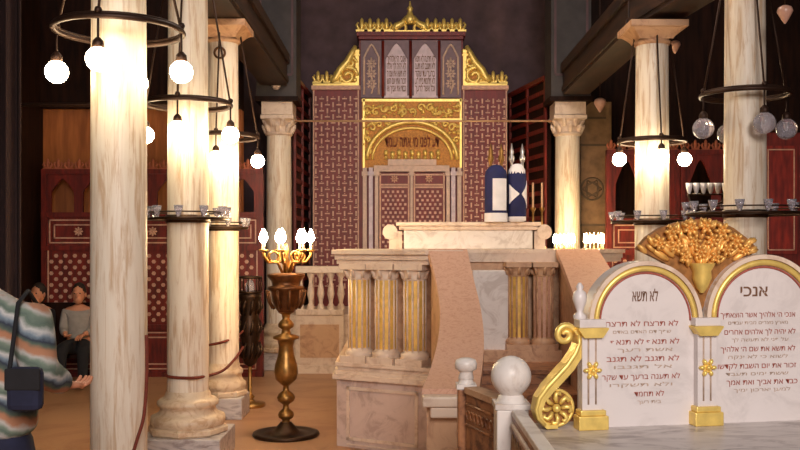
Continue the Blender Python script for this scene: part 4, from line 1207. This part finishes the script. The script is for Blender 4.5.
# bench and seated visitors by the left screen
t = thing('wooden_bench', 'dark wooden bench under the seated visitors by the left screen', 'bench', (-3.85, 10.75, 0))
MB().b2(-.7, .75, -.2, .2, .32, .37).build('seat', 'darkwood', t)
for q in (-.6, .65): MB().b2(q-.04, q+.04, -.18, .18, 0, .32).build('leg', 'darkwood', t)
MB().b2(-.7, .75, .2, .24, .34, .95).build('backrest', 'darkwood', t)
def seated(label, x, shirt, trousers, yaw):
    t = thing('person', label, 'person', (x, 10.62, 0), yaw)
    g = [(None, [((0, 0, .47), (.13, .11)), ((0, -.01, .62), (.12, .095)), ((0, -.02, .80), (.13, .09)), ((0, -.02, .90), (.09, .07)), ((0, -.03, .96), (.045, .045))]),
         (3, [((.15, -.03, .87), .05), ((.17, -.06, .66), .04), ((.1, -.28, .62), .028)]), (3, [((-.15, -.03, .87), .05), ((-.17, -.06, .66), .04), ((-.1, -.28, .62), .028)]),
         (0, [((.09, -.08, .46), .085), ((.12, -.42, .47), .062), ((.12, -.45, .1), .042), ((.12, -.52, .04), .04)]), (0, [((-.09, -.08, .46), .085), ((-.12, -.42, .47), .062), ((-.12, -.45, .1), .042), ((-.12, -.52, .04), .04)])]
    p_, e_, r_ = chain(*g)
    ps = [skin_mesh(p_, e_, r_, 'skin', 'body', t)]
    ps += hand((.1, -.28, .62), (-.4, -1, -.2), (1, -.3, 0), t); ps += hand((-.1, -.28, .62), (.4, -1, -.2), (-1, -.3, 0), t)
    ps.append(head(Vector((0, -.05, 1.07)), PI, 0, t))
    b = join(ps); b.name = 'body'
    p_, e_, r_ = chain((None, [((0, 0, .5), (.16, .13)), ((0, -.01, .63), (.15, .12)), ((0, -.02, .8), (.16, .115)), ((0, -.02, .9), (.10, .08))]), (3, [((.15, -.03, .87), .065), ((.17, -.06, .66), .055), ((.12, -.24, .63), .042)]), (3, [((-.15, -.03, .87), .065), ((-.17, -.06, .66), .055), ((-.12, -.24, .63), .042)]))
    skin_mesh(p_, e_, r_, shirt, 'shirt', t)
    p_, e_, r_ = chain((None, [((0, 0, .5), (.15, .12)), ((0, -.03, .48), (.15, .1))]), (1, [((.10, -.12, .47), .095), ((.12, -.42, .47), .075), ((.12, -.45, .12), .058)]), (1, [((-.10, -.12, .47), .095), ((-.12, -.42, .47), .075), ((-.12, -.45, .12), .058)]))
    skin_mesh(p_, e_, r_, trousers, 'trousers', t)
seated('seated visitor in dark clothes on the bench, head above the striped shoulder', XA(40, 10.6), 'black', 'black', -.2)
seated('seated visitor with white top on the bench beside the nearest column', XA(79, 10.6), 'whiteshirt', 'black', .15)

# ---------------------------------------------------------------- light
w = bpy.data.worlds.new('world'); sc.world = w; w.use_nodes = True
bg = w.node_tree.nodes['Background']; bg.inputs['Color'].default_value = (1, .88, .78, 1); bg.inputs['Strength'].default_value = .5
def area(name, loc, target, size, power, col):
    l = bpy.data.lights.new(name, 'AREA'); l.energy = power; l.size = size; l.color = col
    o = bpy.data.objects.new(name, l); COL.objects.link(o); o.location = loc
    o.rotation_euler = (Vector(target)-Vector(loc)).to_track_quat('-Z', 'Y').to_euler()
area('rear_fill_light', (.9, -4.2, 4.6), (-.7, 6, 1.0), 2.6, 600, (1, .92, .88))  # added fill from behind the viewpoint; no window is built there
area('nave_fill_light', (.3, 8.0, 5.85), (.4, 10, 0), 2.2, 170, (1, .84, .7))  # added overhead fill just below the closed ceiling, which has no opening

sc.view_settings.view_transform = 'Standard'; sc.view_settings.look = 'None'
sc.view_settings.exposure = 0; sc.view_settings.gamma = 1; sc.view_settings.use_curve_mapping = False
sc.cycles.use_denoising = True
sc.cycles.max_bounces = 8
